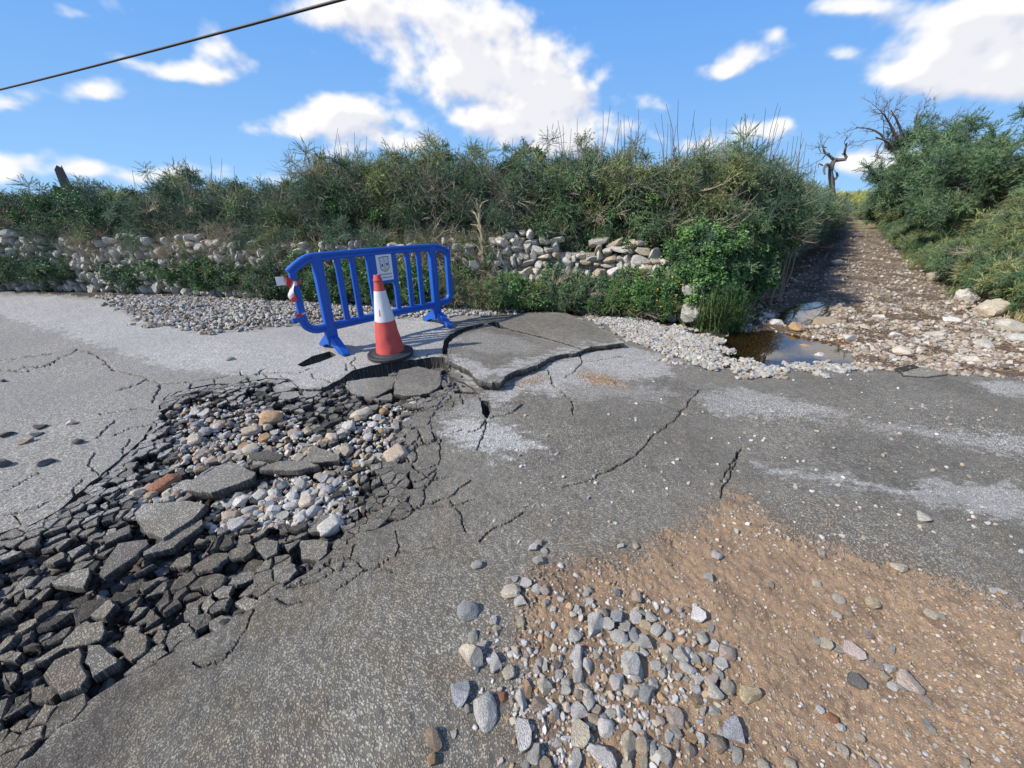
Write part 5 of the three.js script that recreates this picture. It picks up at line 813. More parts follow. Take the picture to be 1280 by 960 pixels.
// hedge along the left of the track
{
  const q = rng(840), line = poly([[925, 408], [965, 378], [1000, 343], [1035, 310], [1054, 288], [1062, 279]]); let d = 0; const lens = [0]; for (let i = 1; i < line.length; i++) lens.push(lens[i - 1] + Math.hypot(line[i][0] - line[i - 1][0], line[i][1] - line[i - 1][1]));
  for (let s = 0.9, k = 0; s < lens[lens.length - 1]; s += 0.75 + s * 0.035, k++) {
    let i = 1; while (i < line.length - 1 && lens[i] < s) i++; const t = (s - lens[i - 1]) / (lens[i] - lens[i - 1]), a = line[i - 1], b = line[i], dx = (b[0] - a[0]), dz = (b[1] - a[1]), l = Math.hypot(dx, dz), sc = 1 + s * 0.025, off = 0.8 * sc;
    const x = lerp(a[0], b[0], t) + dz / l * off, z = lerp(a[1], b[1], t) - dx / l * off, h = rr(2.15, 2.5, q) + 0.1 * Math.sin(s);
    shrub('track_shrub', (k < 5 ? 'tall feathery blue green shrub' : 'dark green shrub further up') + ' along the shaded left side of the track', 'shrub', 'shrubs left of the track', [x, 0, z], [0.75 * sc, h, 0.7 * sc], [['needle', 'blue', 120, 0.5 * sc, 'all'], ['narrow', k % 2 ? 'deep' : 'olive', 70, 0.45 * sc, 'all'], ['twig', 'twig', 14, 0.6 * sc, 'all']], { from: 0.02 });
  }
}
// right bank of the track: three rows
{
  const q = rng(860), line = poly([[1098, 284], [1112, 300], [1132, 322], [1160, 345], [1200, 370], [1240, 388], [1290, 408], [1380, 440], [1480, 470]]).reverse(); const lens = [0]; for (let i = 1; i < line.length; i++) lens.push(lens[i - 1] + Math.hypot(line[i][0] - line[i - 1][0], line[i][1] - line[i - 1][1]));
  const at = (s, off) => { let i = 1; while (i < line.length - 1 && lens[i] < s) i++; const t = (s - lens[i - 1]) / (lens[i] - lens[i - 1]), a = line[i - 1], b = line[i], dx = b[0] - a[0], dz = b[1] - a[1], l = Math.hypot(dx, dz); return [lerp(a[0], b[0], t) - dz / l * off, lerp(a[1], b[1], t) + dx / l * off]; };
  const end = lens[lens.length - 1];
  for (let s = 0.2, k = 0; s < end; s += 0.6 + s * 0.03, k++) { const sc = 1 + s * 0.02, [x, z] = at(s, 0.45 * sc); shrub('bank_scrub', k % 2 ? 'yellowish olive scrub at the foot of the right bank' : 'low olive green scrub at the foot of the right bank', 'scrub', 'scrub at the foot of the bank', [x, 0, z], [0.6 * sc, rr(0.75, 1.15, q), 0.55 * sc], [['narrow', k % 2 ? 'olive' : 'deep', 80, 0.36 * sc, 'all'], ['fine', 'deep', 40, 0.34 * sc, 'all'], ['straw', k % 2 ? 'straw' : 'grass', 9, 0.8 * sc, 'base'], ['twig', 'twig', 10, 0.4, 'all']], { from: 0, stems: 4, thick: 0.6 }); }
  for (let s = 0.3, k = 0; s < end; s += 0.8 + s * 0.035, k++) { const sc = 1 + s * 0.02, [x, z] = at(s, 1.4 * sc); shrub('bank_shrub', k % 3 === 2 ? 'twiggy olive green shrub on the right bank' : 'leafy grey green shrub on the right bank', 'shrub', 'shrubs on the right bank', [x, 0.05, z], [0.9 * sc, rr(2.0, 2.5, q), 0.85 * sc], [['narrow', 'olive', 130, 0.46 * sc, 'all'], ['fine', 'deep', 60, 0.42 * sc, 'all'], ['twig', 'twig', k % 3 === 2 ? 36 : 10, 0.5 * sc, 'all']], { from: 0.05 }); }
  for (let s = 0.3, k = 0; s < Math.min(end, 18); s += 1.1 + s * 0.03, k++) { const [x, z] = at(s, 2.6 + (k % 2) * 0.7), sc = 1 + s * 0.015; shrub('tall_shrub', 'tall dark olive green shrub at the back of the right bank', 'shrub', 'tall shrubs at the back of the bank', [x, 0.05, z], [1.2 * sc, rr(3.0, 3.6, q) * lerp(1.0, 0.82, clamp(s / 16)), 1.1 * sc], [['narrow', 'olive', 150, 0.6 * sc, 'all'], ['narrow', 'deep', 110, 0.6 * sc, 'all'], ['twig', 'twig', 16, 0.7 * sc, 'all']], { from: 0.15, thick: 2 }); }
}
// trees
function branchGeo(seed, o) {
  const q = rng(seed), parts = [], tips = [];
  const limb = (p, d, L, r, lv) => {
    const pts = [new THREE.Vector3(...p)], n = 4; let dir = d, c = [...p];
    for (let i = 0; i < n; i++) { dir = [dir[0] + rr(-o.wig, o.wig, q), dir[1] + rr(-o.wig, o.wig, q) + o.lift, dir[2] + rr(-o.wig, o.wig, q)]; const l = Math.hypot(...dir); dir = dir.map((x) => x / l); c = [c[0] + dir[0] * L / n, c[1] + dir[1] * L / n, c[2] + dir[2] * L / n]; pts.push(new THREE.Vector3(...c)); }
    const curve = new THREE.CatmullRomCurve3(pts), t = new THREE.TubeGeometry(curve, 5, 1, lv > 1 ? 7 : 4), P_ = t.attributes.position, rs = lv > 1 ? 8 : 5;
    for (let i = 0; i < P_.count; i++) { const ring = Math.floor(i / rs), k = ring / 5, ctr = curve.getPointAt(Math.min(1, k)), rad = r * lerp(1, 0.55, k); P_.setXYZ(i, ctr.x + (P_.getX(i) - ctr.x) * rad, ctr.y + (P_.getY(i) - ctr.y) * rad, ctr.z + (P_.getZ(i) - ctr.z) * rad); }
    parts.push(t); if (lv <= 1) tips.push(c);
    if (lv > 0) for (let b = 0; b < o.split; b++) { const w = unit(q), k = rr(0.45, 1, q), s = curve.getPointAt(k); limb([s.x, s.y, s.z], [dir[0] + w[0] * o.spread, dir[1] * 0.8 + w[1] * o.spread * 0.7, dir[2] + w[2] * o.spread], L * rr(0.55, 0.75, q), r * 0.52, lv - 1); }
  };
  limb([0, 0, 0], o.dir ?? [0, 1, 0], o.h, o.r, o.levels);
  const g = mergeGeometries(parts); g.computeVertexNormals(); return { g, tips };
}
function tree(name, label, grp, [x, z], o, foliage) {
  const g = group(name, [x, -0.05, z], label, 'tree', grp), { g: geo, tips } = branchGeo(o.seed, o); part(geo, o.bark ?? BARK, 'trunk', g);
  if (foliage) { const q = rng(o.seed + 1), e = new THREE.Object3D(), col = new THREE.Color(), geos = CL[foliage.kind], im = new THREE.InstancedMesh(geos[0], leafMat, foliage.count); im.name = 'crown'; im.userData.kind = 'stuff'; im.castShadow = im.receiveShadow = true;
    for (let i = 0; i < foliage.count; i++) { const p = pick(tips.filter((t) => !foliage.side || t[0] * foliage.side > foliage.min), q), c = pick(GREEN[foliage.pal], q), f = rr(0.7, 1.3, q), k = foliage.size * rr(0.7, 1.2, q), s = foliage.spread; e.position.set(p[0] + rr(-s, s, q), p[1] + rr(-s, s, q), p[2] + rr(-s, s, q)); e.rotation.set(q() * 6, q() * 6, q() * 6); e.scale.set(k, k, k); e.updateMatrix(); im.setMatrixAt(i, e.matrix); im.setColorAt(i, col.setRGB(c[0] * f, c[1] * f, c[2] * f)); }
    g.add(im); }
  return g;
}
{
  const grey = std({ color: new THREE.Color().setRGB(0.13, 0.11, 0.1), roughness: 1 });
  // trees drawn limb by limb, with finer twigs grown from the limbs
  const drawn = (name, label, D, foot, limbs, twigs, twigLen, seed, crown) => {
    const P0 = (u, v) => atDepth(u, v, D), b0 = P0(...foot), g = group(name, [b0[0], 0, b0[2]], label, 'tree'), q = rng(seed), tubes = [], curves = [], k0 = D / 24;
    for (const [px, r0, r1, dz] of limbs) {
      const pts = px.map(([u, v], i) => { const a = P0(u, v); return new THREE.Vector3(a[0] - b0[0], Math.max(a[1], -0.1), (dz ?? 0) * i / px.length + rr(-0.08, 0.08, q)); }), c = new THREE.CatmullRomCurve3(pts), n = 14, t = new THREE.TubeGeometry(c, n, 1, 6), V = t.attributes.position;
      for (let i = 0; i < V.count; i++) { const k = Math.floor(i / 7) / n, o = c.getPointAt(k), r = lerp(r0, r1, k) * k0 * (1 + 0.2 * n2(i, r0 * 99)); V.setXYZ(i, o.x + (V.getX(i) - o.x) * r, o.y + (V.getY(i) - o.y) * r, o.z + (V.getZ(i) - o.z) * r); }
      t.computeVertexNormals(); tubes.push(t); curves.push(c);
    }
    part(mergeGeometries(tubes), grey, 'trunk', g);
    if (twigs) { const s = soup(), grow = (a, d, L, r, lv) => { const e = [a[0] + d[0] * L, a[1] + d[1] * L, a[2] + d[2] * L]; s.stick(a, e, r, r * 0.6); if (lv) for (let i = 0; i < 3; i++) { const w = unit(q); grow(e, [d[0] * 0.7 + w[0] * 0.6, d[1] * 0.7 + w[1] * 0.5 + 0.1, d[2] * 0.7 + w[2] * 0.6], L * 0.7, r * 0.6, lv - 1); } };
      for (let i = 0; i < twigs; i++) { const c = curves[1 + Math.floor(q() * (curves.length - 1))], k = rr(0.3, 1, q), a = c.getPointAt(k), t = c.getTangentAt(k), w = unit(q); grow([a.x, a.y, a.z], [t.x * 0.6 + w[0] * 0.6, t.y * 0.6 + w[1] * 0.5 + 0.15, t.z * 0.6 + w[2] * 0.6], twigLen * rr(0.6, 1.2, q), 0.022 * k0, 3); }
      part(s.build(), grey, 'twigs', g).userData.kind = 'stuff'; }
    if (crown) { const e = new THREE.Object3D(), col = new THREE.Color(), im = new THREE.InstancedMesh(CL[crown.kind][1], leafMat, crown.spots.length * crown.n); im.name = 'crown'; im.userData.kind = 'stuff'; im.castShadow = im.receiveShadow = true; let m = 0;
      for (const [u, v, ru, rv] of crown.spots) for (let i = 0; i < crown.n; i++) { const a = P0(u + rr(-ru, ru, q), v + rr(-rv, rv, q)), c = pick(GREEN.deep, q), f = rr(0.7, 1.3, q), k = crown.size * rr(0.6, 1.2, q); e.position.set(a[0] - b0[0], a[1], rr(-1, 1, q) * ru * 0.04); e.rotation.set(q() * 6, q() * 6, q() * 6); e.scale.set(k, k, k); e.updateMatrix(); im.setMatrixAt(m, e.matrix); im.setColorAt(m++, col.setRGB(c[0] * f, c[1] * f, c[2] * f)); }
      g.add(im); }
    return g;
  };
  drawn('dead_tree', 'gnarled leafless dead tree beyond the left hedge of the track', 24, [1040, 262], [[[[1040, 268], [1040, 245], [1039, 225], [1040, 210], [1044, 199]], 0.16, 0.11], [[[1040, 212], [1034, 206], [1028, 207], [1024, 213], [1023, 219]], 0.09, 0.04, 0.5], [[[1044, 200], [1039, 196], [1035, 190], [1032, 184], [1033, 180]], 0.08, 0.03, -0.4], [[[1036, 192], [1030, 194], [1025, 200]], 0.05, 0.02, 0.3], [[[1044, 200], [1050, 200], [1055, 199], [1053, 193], [1051, 188], [1052, 180]], 0.09, 0.04, 0.4], [[[1041, 226], [1046, 221], [1045, 216]], 0.07, 0.05], [[[1028, 207], [1022, 205], [1019, 210]], 0.035, 0.015, 0.3], [[[1032, 185], [1027, 183]], 0.03, 0.012], [[[1053, 193], [1056, 190]], 0.05, 0.03]], 8, 0.35, 33);
  drawn('bare_tree', 'spreading tree with bare outer branches and a green heart on the right bank', 40, [1124, 250], [[[[1120, 285], [1123, 250], [1125, 222], [1127, 205], [1131, 190]], 0.26, 0.14], [[[1127, 205], [1116, 190], [1103, 178], [1088, 173]], 0.10, 0.03, 0.8], [[[1112, 186], [1102, 168], [1090, 160], [1076, 158]], 0.07, 0.02, -0.6], [[[1130, 192], [1120, 172], [1107, 152], [1098, 143]], 0.10, 0.02, 0.5], [[[1131, 190], [1130, 168], [1124, 148], [1119, 136]], 0.10, 0.02, -0.5], [[[1131, 190], [1140, 176], [1152, 166], [1166, 160]], 0.11, 0.03, 0.7], [[[1140, 176], [1146, 158], [1150, 142]], 0.08, 0.02, -0.4], [[[1127, 208], [1140, 200], [1155, 196], [1170, 186]], 0.09, 0.02, 0.6], [[[1103, 178], [1096, 186], [1090, 196]], 0.04, 0.01, 0.3]], 46, 0.92, 34, { kind: 'fine', n: 16, size: 1.25, spots: [[1128, 176, 14, 10], [1118, 182, 8, 6], [1146, 168, 16, 12], [1165, 158, 14, 12]] });
  { const b = atDepth(1114, 222, 36); shrub('bank_shrub', 'dark rounded shrub under the bare branched tree', 'shrub', null, [b[0] + 0.8, 0, b[2]], [1.7, b[1], 1.7], [['fine', 'deep', 190, 1.0, 'all'], ['narrow', 'blue', 60, 1.0, 'all']], { from: 0.02, thick: 2 }); const d = atDepth(1140, 226, 28); shrub('bank_shrub', 'olive green shrub beside the dark rounded shrub on the bank', 'shrub', null, [d[0] + 0.6, 0, d[2]], [1.6, d[1], 1.6], [['narrow', 'olive', 170, 0.8, 'all'], ['fine', 'deep', 60, 0.8, 'all']], { from: 0.02, thick: 2 }); }
  [[1190, 24, 184, 52], [1218, 20, 164, 53], [1256, 15, 138, 54], [1302, 12, 116, 55], [1360, 11, 106, 56]].forEach(([u, d, v, seed], i) => { const p = atDepth(u, v, d); tree('bank_tree', 'loose crowned olive green tree on the right bank, ' + ['next to the bare branched tree', 'second from the bare branched tree', 'third from the bare branched tree', 'fourth from the bare branched tree', 'farthest from the bare branched tree'][i], 'trees behind the right bank', [p[0], p[2]], { seed, h: p[1] * 0.5, r: 0.1, levels: 3, split: 4, spread: 0.95, wig: 0.2, lift: 0.06 }, { kind: 'narrow', pal: 'deep', count: 150, size: 0.055 * d, spread: 0.024 * d }); });
  // sunlit trees and bushes where the track ends
  [[1048, 92, 240, 5], [1062, 86, 237, 4], [1074, 104, 240, 6], [1086, 98, 238, 6], [1098, 90, 236, 6], [1112, 92, 234, 6], [1058, 60, 252, 1.7], [1074, 82, 252, 3], [1092, 80, 250, 3.3], [1030, 90, 240, 6], [1010, 95, 240, 6], [1130, 90, 232, 6]].forEach(([u, d, v, r], i) => { const p = atDepth(u, v, d); shrub('far_tree', i % 2 ? 'distant sunlit yellow green tree at the end of the track' : 'distant green tree at the end of the track', 'tree', 'trees at the end of the track', [p[0], 0, p[2]], [r, p[1], r], [['fine', i % 3 ? 'far' : 'olive', 140, 2.3, 'all'], ['narrow', 'far', 70, 2.3, 'all']], { from: 0.02, thick: 6 }); });
  const st = atDepth(74, 212, 10.2), sg = group('tree_stump', [st[0], 0, st[2]], 'dark broken tree stump sticking out of the far left hedge', 'tree stump'), sc = new THREE.CylinderGeometry(0.09, 0.17, st[1], 9, 8), SP_ = sc.attributes.position; for (let i = 0; i < SP_.count; i++) { const y = SP_.getY(i), k = 1 + 0.3 * n3(SP_.getX(i) * 9, y * 3, SP_.getZ(i) * 9); SP_.setXYZ(i, SP_.getX(i) * k, y + (y > st[1] / 2 - 0.05 ? 0.14 * n2(SP_.getX(i) * 20, SP_.getZ(i) * 20) : 0), SP_.getZ(i) * k); } sc.translate(0, st[1] / 2, 0); sc.computeVertexNormals(); part(sc, grey, 'trunk', sg);
}

const wornMap = dataTex(512, (x, y) => { const a = x / 512 * 6.2832, b = y / 512 * 6.2832, n = fbm3(Math.cos(a) * 2 + 3, Math.sin(a) * 2 + Math.cos(b) * 2, Math.sin(b) * 2, 5), f = n2(x * 0.35, y * 0.35), k = n2(x * 0.05, y * 0.9), mud = sstep(0.35, 0.6, n + 0.35 * f), scuff = sstep(0.72, 0.95, k) * 0.2; const v = 0.93 + 0.07 * f; return [lerp(v, 0.80, mud * 0.5) + scuff, lerp(v, 0.78, mud * 0.5) + scuff, lerp(v, 0.70, mud * 0.6) + scuff]; }, true);
// ───────────────────────── blue barrier ─────────────────────────
{
  const L = G(418, 438), Rr = G(547, 405), dx = Rr[0] - L[0], dz = Rr[1] - L[1], span = Math.hypot(dx, dz), half = span / 2;
  const g = group('crowd_barrier', [(L[0] + Rr[0]) / 2, 0.012, (L[1] + Rr[1]) / 2], 'blue plastic crowd barrier with a white town sticker standing on the road', 'barrier');
  g.rotation.y = -Math.atan2(dz, dx);
  const blue = new THREE.MeshPhysicalMaterial({ color: new THREE.Color().setRGB(0.004, 0.105, 0.52), roughness: 0.5, map: wornMap, bumpMap: rep(rockBump, 3), bumpScale: 0.0006 });
  const rb = (w, h, d, x, y, z, r = 0.012) => { const b = new RoundedBoxGeometry(w, h, d, 3, r); b.translate(x, y, z); return b; };
  const E0 = -half - 0.29, E1 = half + 0.28, T = 1.07, B = 0.28, EDGE = 0.15;
  // rails: a curved top rail that drops at the ends
  const sweep = (pts, h, d) => { const c = new THREE.CatmullRomCurve3(pts.map(([x, y]) => new THREE.Vector3(x, y, 0)), false, 'centripetal'), n = 40, P3 = [], I = [], prof = [[-h / 2, -d / 2 + 0.01], [-h / 2 + 0.01, -d / 2], [-h * 0.12, -d / 2], [-h * 0.06, -d / 2 + 0.008], [h * 0.06, -d / 2 + 0.008], [h * 0.12, -d / 2], [h / 2 - 0.01, -d / 2], [h / 2, -d / 2 + 0.01], [h / 2, d / 2 - 0.01], [h / 2 - 0.01, d / 2], [h * 0.12, d / 2], [h * 0.06, d / 2 - 0.008], [-h * 0.06, d / 2 - 0.008], [-h * 0.12, d / 2], [-h / 2 + 0.01, d / 2], [-h / 2, d / 2 - 0.01]], m = prof.length;
    for (let i = 0; i <= n; i++) { const p = c.getPoint(i / n), t = c.getTangent(i / n); for (const [a, b] of prof) P3.push(p.x - t.y * a, p.y + t.x * a, b); }
    for (let i = 0; i < n; i++) for (let k = 0; k < m; k++) { const a = i * m + k, b = i * m + (k + 1) % m; I.push(a, b, a + m, b, b + m, a + m); }
    for (const e of [0, n]) for (let k = 1; k < m - 1; k++) I.push(e * m, e * m + k, e * m + k + 1);
    const q = new THREE.BufferGeometry(); q.setAttribute('position', new THREE.Float32BufferAttribute(P3, 3)); q.setAttribute('uv', new THREE.Float32BufferAttribute(Array.from({ length: P3.length / 3 }, (_, i) => [P3[i * 3] * 2.2, (P3[i * 3 + 1] + P3[i * 3 + 2]) * 2.2]).flat(), 2)); q.setIndex(I); return toCreasedNormals(q, 0.6); };
  part(sweep([[E0 - 0.01, T - 0.17], [E0 + 0.1, T - 0.095], [-half - 0.08, T - 0.045], [-half + 0.1, T - 0.035], [0, T - 0.03], [half - 0.1, T - 0.035], [half + 0.1, T - 0.045], [E1 - 0.08, T - 0.085], [E1, T - 0.13]], 0.085, 0.062), blue, 'top_rail', g);
  part(sweep([[E0 + 0.02, B + 0.16], [E0 + 0.04, B + 0.06], [E0 + 0.12, B], [E0 + 0.25, B - 0.005], [0, B], [E1 - 0.2, B], [E1 - 0.06, B + 0.02], [E1 - 0.015, B + 0.08]], 0.085, 0.062), blue, 'bottom_rail', g);
  const side = (x, y0, y1, w) => part(mergeGeometries([rb(w, y1 - y0, 0.056, x, (y0 + y1) / 2, 0), rb(w * 0.45, y1 - y0, 0.066, x, (y0 + y1) / 2, 0, 0.01)]), blue, 'end_post', g);
  side(E0 + 0.025, B + 0.12, T - 0.15, 0.075); side(E1 - 0.02, B + 0.06, T - 0.12, 0.07);
  for (const x of [-half, half]) part(mergeGeometries([rb(0.105, T - 0.12, 0.075, x, (T - 0.05 + 0.12) / 2, 0, 0.014), rb(0.045, T - 0.16, 0.09, x, (T - 0.05 + 0.12) / 2, 0, 0.012)]), blue, 'support_post', g);
  const PW = 0.20, gap = (half - 0.0525 - PW) / 3;
  for (const x of [-PW - gap * 2 - 0.0, -PW - gap + 0.0, PW + gap, PW + gap * 2]) part(mergeGeometries([rb(0.07, T - B - 0.07, 0.036, x, (T + B) / 2 - 0.015, 0), rb(0.03, T - B - 0.07, 0.05, x, (T + B) / 2 - 0.015, 0, 0.009)]), blue, 'bar', g);
  part(rb(PW * 2, 0.36, 0.045, 0, T - 0.05 - 0.18, 0), blue, 'panel', g);
  for (const x of [-PW + 0.035, PW - 0.035]) part(rb(0.065, T - B - 0.4, 0.04, x, (B + T - 0.41) / 2 + 0.01, 0), blue, 'bar', g);
  // feet: two splayed legs each
  for (const x of [-half, half]) {
    const f = part(mergeGeometries([rb(0.13, 0.2, 0.085, x, 0.17, 0, 0.015), rb(0.06, 0.22, 0.1, x, 0.17, 0, 0.012)]), blue, 'foot', g);
    for (const s of [-1, 1]) { const sh = new THREE.Shape(); sh.moveTo(0, 0.16); sh.lineTo(0.06, 0.15); sh.quadraticCurveTo(0.12, 0.12, 0.26, 0.012); sh.lineTo(0.265, 0); sh.lineTo(0.17, 0); sh.quadraticCurveTo(0.1, 0.055, 0.0, 0.06); sh.closePath(); const e = new THREE.ExtrudeGeometry(sh, { depth: 0.075, bevelEnabled: true, bevelSize: 0.006, bevelThickness: 0.006, bevelSegments: 2 }); e.translate(0, 0.006, -0.0375); e.rotateY(s > 0 ? -Math.PI / 2 : Math.PI / 2); e.translate(x, 0, s * 0.03); part(e, blue, 'leg', f); }
  }
  part(rb(0.13, 0.05, 0.05, E0 - 0.02, B + 0.14, 0, 0.01), blue, 'hook', g); part(mergeGeometries([rb(0.022, 0.2, 0.03, E1 + 0.018, T - 0.16, 0, 0.008), rb(0.03, 0.3, 0.035, E1 + 0.03, B + 0.22, 0, 0.01)]), blue, 'connector_pin', g);
  const cv = document.createElement('canvas'); cv.width = 256; cv.height = 384; const c = cv.getContext('2d');
  c.fillStyle = '#d5dae2'; c.fillRect(0, 0, 256, 384); c.strokeStyle = '#1b2238'; c.lineWidth = 9; c.beginPath(); c.moveTo(46, 44); c.quadraticCurveTo(128, 22, 210, 36); c.lineTo(198, 70); c.lineTo(206, 180); c.quadraticCurveTo(196, 232, 132, 252); c.quadraticCurveTo(72, 236, 60, 196); c.lineTo(58, 76); c.closePath(); c.fillStyle = '#b9c4d2'; c.fill(); c.stroke(); c.lineWidth = 5; c.beginPath(); c.moveTo(130, 36); c.lineTo(134, 244); c.stroke(); c.fillStyle = '#15203a'; c.fillRect(80, 140, 26, 34); c.fillRect(160, 128, 28, 34); c.fillStyle = '#c7bd63'; c.fillRect(86, 206, 90, 22);
  c.fillStyle = '#1b2238'; c.font = 'bold 38px sans-serif'; c.textAlign = 'center'; c.fillText('Ajuntament', 128, 304, 216); c.fillText('de Manacor', 128, 352, 216);
  const tx = new THREE.CanvasTexture(cv); tx.colorSpace = THREE.SRGBColorSpace; const st = part(new THREE.PlaneGeometry(0.21, 0.30), std({ map: tx, roughness: 0.5 }), 'sticker', g, 'white sticker with a town crest and two lines of text'); st.position.set(0.02, T - 0.22, 0.0255);
  // barrier tape knotted to the left end
  const ribbon = (pts, w) => { const cur = new THREE.CatmullRomCurve3(pts.map((p) => new THREE.Vector3(...p))), n = 20, P3 = [], C3 = [], I = []; for (let i = 0; i <= n; i++) { const p = cur.getPoint(i / n), tw = i / n * 1.4; for (const s of [-1, 1]) { P3.push(p.x + Math.sin(tw) * w * s * 0.3, p.y + s * w * Math.cos(tw) / 2, p.z + s * w * 0.3 * Math.sin(tw * 2)); const red = (Math.floor((i + (s > 0 ? 2 : 0)) / 6) % 2); C3.push(...(red ? [0.5, 0.03, 0.03] : [0.75, 0.74, 0.74])); } if (i) { const a = i * 2 - 2; I.push(a, a + 1, a + 2, a + 1, a + 3, a + 2); } } const q = new THREE.BufferGeometry(); q.setAttribute('position', new THREE.Float32BufferAttribute(P3, 3)); q.setAttribute('color', new THREE.Float32BufferAttribute(C3, 3)); q.setIndex(I); q.computeVertexNormals(); return q; };
  const tape = group('barrier_tape', g.position.toArray(), 'scrap of red and white barrier tape knotted to the end of the blue barrier', 'tape'); tape.rotation.y = g.rotation.y;
  const tm = std({ vertexColors: true, side: THREE.DoubleSide, roughness: 0.45 });
  part(ribbon([[E0 - 0.14, 0.83, -0.02], [E0 - 0.06, 0.83, 0.03], [E0 - 0.02, 0.79, 0.045], [E0 - 0.05, 0.7, 0.04], [E0 - 0.03, 0.62, 0.06]], 0.09), tm, 'loose_end', tape); part(ribbon([[E0 - 0.02, 0.8, 0.045], [E0 + 0.03, 0.8, 0.05], [E0 + 0.075, 0.8, 0.03], [E0 + 0.07, 0.79, -0.04], [E0 - 0.02, 0.79, -0.045]], 0.05), tm, 'knot', tape); part(ribbon([[E0 - 0.09, B + 0.17, 0.0], [E0 - 0.03, B + 0.185, 0.035], [E0 + 0.05, B + 0.2, 0.04], [E0 + 0.08, B + 0.19, 0.0]], 0.05), tm, 'strip', tape);
}
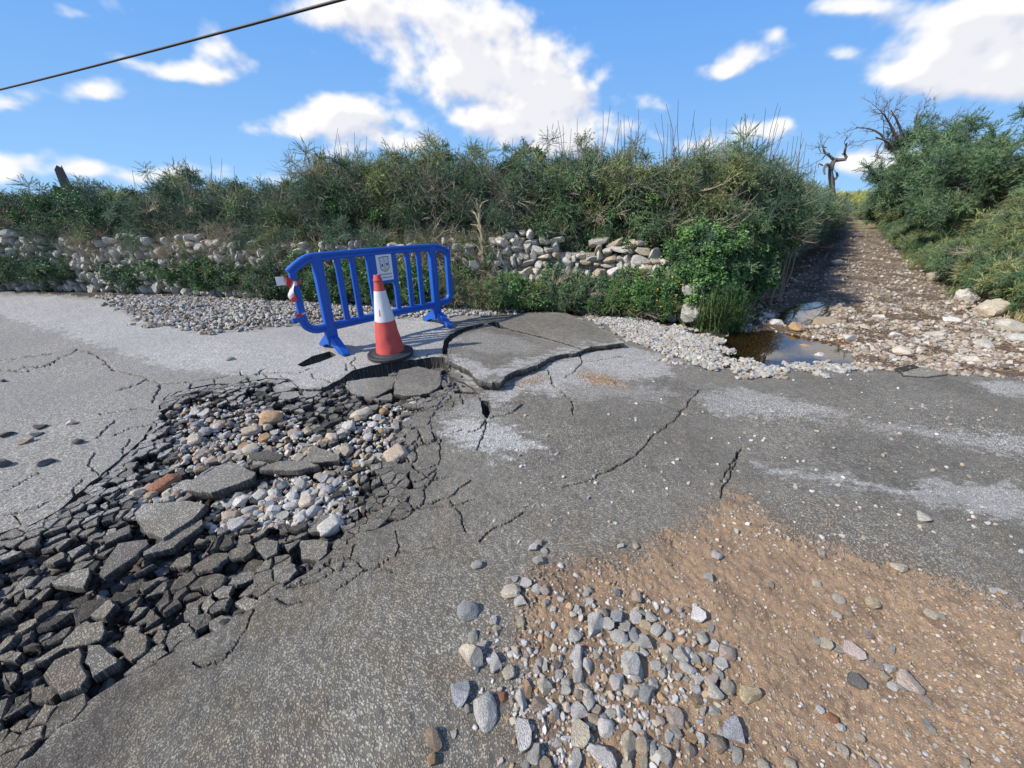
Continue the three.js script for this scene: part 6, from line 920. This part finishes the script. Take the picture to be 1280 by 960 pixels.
// ───────────────────────── traffic cone ─────────────────────────
{
  const [x, z] = G(489, 445), g = group('traffic_cone', [x, 0.014, z], 'red and white traffic cone on a black rubber base before the barrier', 'traffic cone');
  g.rotation.set(0.02, 0.5, 0.03);
  const red = std({ color: new THREE.Color().setRGB(0.60, 0.085, 0.075), roughness: 0.6, map: wornMap, bumpMap: rep(rockBump, 2), bumpScale: 0.002 }), rubber = std({ color: new THREE.Color().setRGB(0.028, 0.029, 0.032), roughness: 0.6, bumpMap: rockBump, bumpScale: 0.002 });
  const H = 0.88, rad = (y) => lerp(0.162, 0.034, y / H) ;
  const seg = (y0, y1, ex = 0, n = 6) => { const p = []; for (let i = 0; i <= n; i++) { const y = lerp(y0, y1, i / n); p.push(new THREE.Vector2(rad(y) + ex, y)); } return p; };
  const dent = (geo, k) => { const p = geo.attributes.position; for (let i = 0; i < p.count; i++) { const a = Math.atan2(p.getZ(i), p.getX(i)), y = p.getY(i), f = 1 + k * n3(Math.cos(a) * 1.3, y * 5, Math.sin(a) * 1.3); p.setXYZ(i, p.getX(i) * f, y, p.getZ(i) * f); } geo.computeVertexNormals(); return geo; };
  part(dent(new THREE.LatheGeometry([...seg(0.03, 0.415, 0, 14)], 40), 0.035), red, 'lower_cone', g);
  const sleeve = dent(new THREE.LatheGeometry([new THREE.Vector2(rad(0.405), 0.405), ...seg(0.406, 0.72, 0.002, 12), new THREE.Vector2(rad(0.722), 0.722)], 40), 0.02), white = part(sleeve, std({ color: new THREE.Color().setRGB(0.72, 0.74, 0.78), roughness: 0.4, map: wornMap }), 'white_sleeve', g);
  part(dent(new THREE.LatheGeometry([...seg(0.72, 0.82), new THREE.Vector2(rad(0.82) + 0.006, 0.824), new THREE.Vector2(rad(0.84) + 0.006, 0.838), new THREE.Vector2(rad(0.85), 0.845), new THREE.Vector2(rad(0.88) , 0.88), new THREE.Vector2(0.02, 0.884), new THREE.Vector2(0.018, 0.86)], 36), 0.015), red, 'tip', g);
  const mark = new THREE.Shape(); mark.moveTo(-0.006, 0); mark.lineTo(0.008, 0.002); mark.lineTo(0.004, 0.07); mark.lineTo(-0.002, 0.075); mark.closePath();
  const sc = new THREE.ShapeGeometry(mark), R0 = rad(0.5) + 0.0045; sc.rotateX(-0.145); sc.translate(0, 0.47, R0 + 0.004); sc.rotateY(-0.62); part(sc, red, 'scrape', white);
  const sh = new THREE.Shape(), n = 8, RB = 0.24; for (let i = 0; i < n; i++) { const a = (i + 0.5) / n * 6.2832, b = (i + 1.5) / n * 6.2832, k = i % 2 ? 1 : 1; if (!i) sh.moveTo(Math.cos(a) * RB, Math.sin(a) * RB); sh.quadraticCurveTo(Math.cos((a + b) / 2) * RB * 1.06, Math.sin((a + b) / 2) * RB * 1.06, Math.cos(b) * RB, Math.sin(b) * RB); }
  const base = new THREE.ExtrudeGeometry(sh, { depth: 0.022, bevelEnabled: true, bevelSize: 0.012, bevelThickness: 0.01, bevelSegments: 3, curveSegments: 10 }); base.rotateX(-Math.PI / 2); base.translate(0, 0.008, 0);
  const collar = new THREE.LatheGeometry([new THREE.Vector2(0.205, 0.036), new THREE.Vector2(0.198, 0.05), new THREE.Vector2(0.178, 0.052), new THREE.Vector2(0.168, 0.06), new THREE.Vector2(0.15, 0.058)], 40);
  const bs = part(base, rubber, 'base', g); part(collar, rubber, 'collar', bs);
}
// ───────────────────────── overhead cable ─────────────────────────
{
  const a = atDepth(0, 112, 16.2), b = atDepth(425, 0, 10.0), A = new THREE.Vector3(...a), B = new THREE.Vector3(...b), d = B.clone().sub(A), g = group('overhead_cable', [A.x, A.y, A.z], 'black overhead cable crossing the upper left sky', 'cable');
  const pts = []; for (let i = 0; i <= 24; i++) { const t = lerp(-1.1, 2.3, i / 24), p = d.clone().multiplyScalar(t); p.y = d.y * t + 0.10 * ((t - 0.5) ** 2 - 0.25); pts.push(p); }
  part(new THREE.TubeGeometry(new THREE.CatmullRomCurve3(pts), 160, 0.03, 6), std({ color: new THREE.Color().setRGB(0.02, 0.02, 0.025), roughness: 0.6 }), 'cable', g);
  for (const e of [pts[0], pts[24]]) { const p = e.clone().add(A), w = group('utility_pole', [p.x, -0.3, p.z], 'wooden utility pole carrying the overhead cable', 'pole', 'poles of the cable'); const c = new THREE.CylinderGeometry(0.1, 0.14, p.y + 0.7, 12); c.translate(0, (p.y + 0.7) / 2, 0); part(c, std({ color: new THREE.Color().setRGB(0.17, 0.13, 0.1) }), 'post', w); const k = new THREE.CylinderGeometry(0.03, 0.04, 0.12, 8); k.translate(0, p.y + 0.76, 0); part(k, std({ color: new THREE.Color().setRGB(0.3, 0.3, 0.32) }), 'cap', w); }
}

renderer.render(scene, camera);
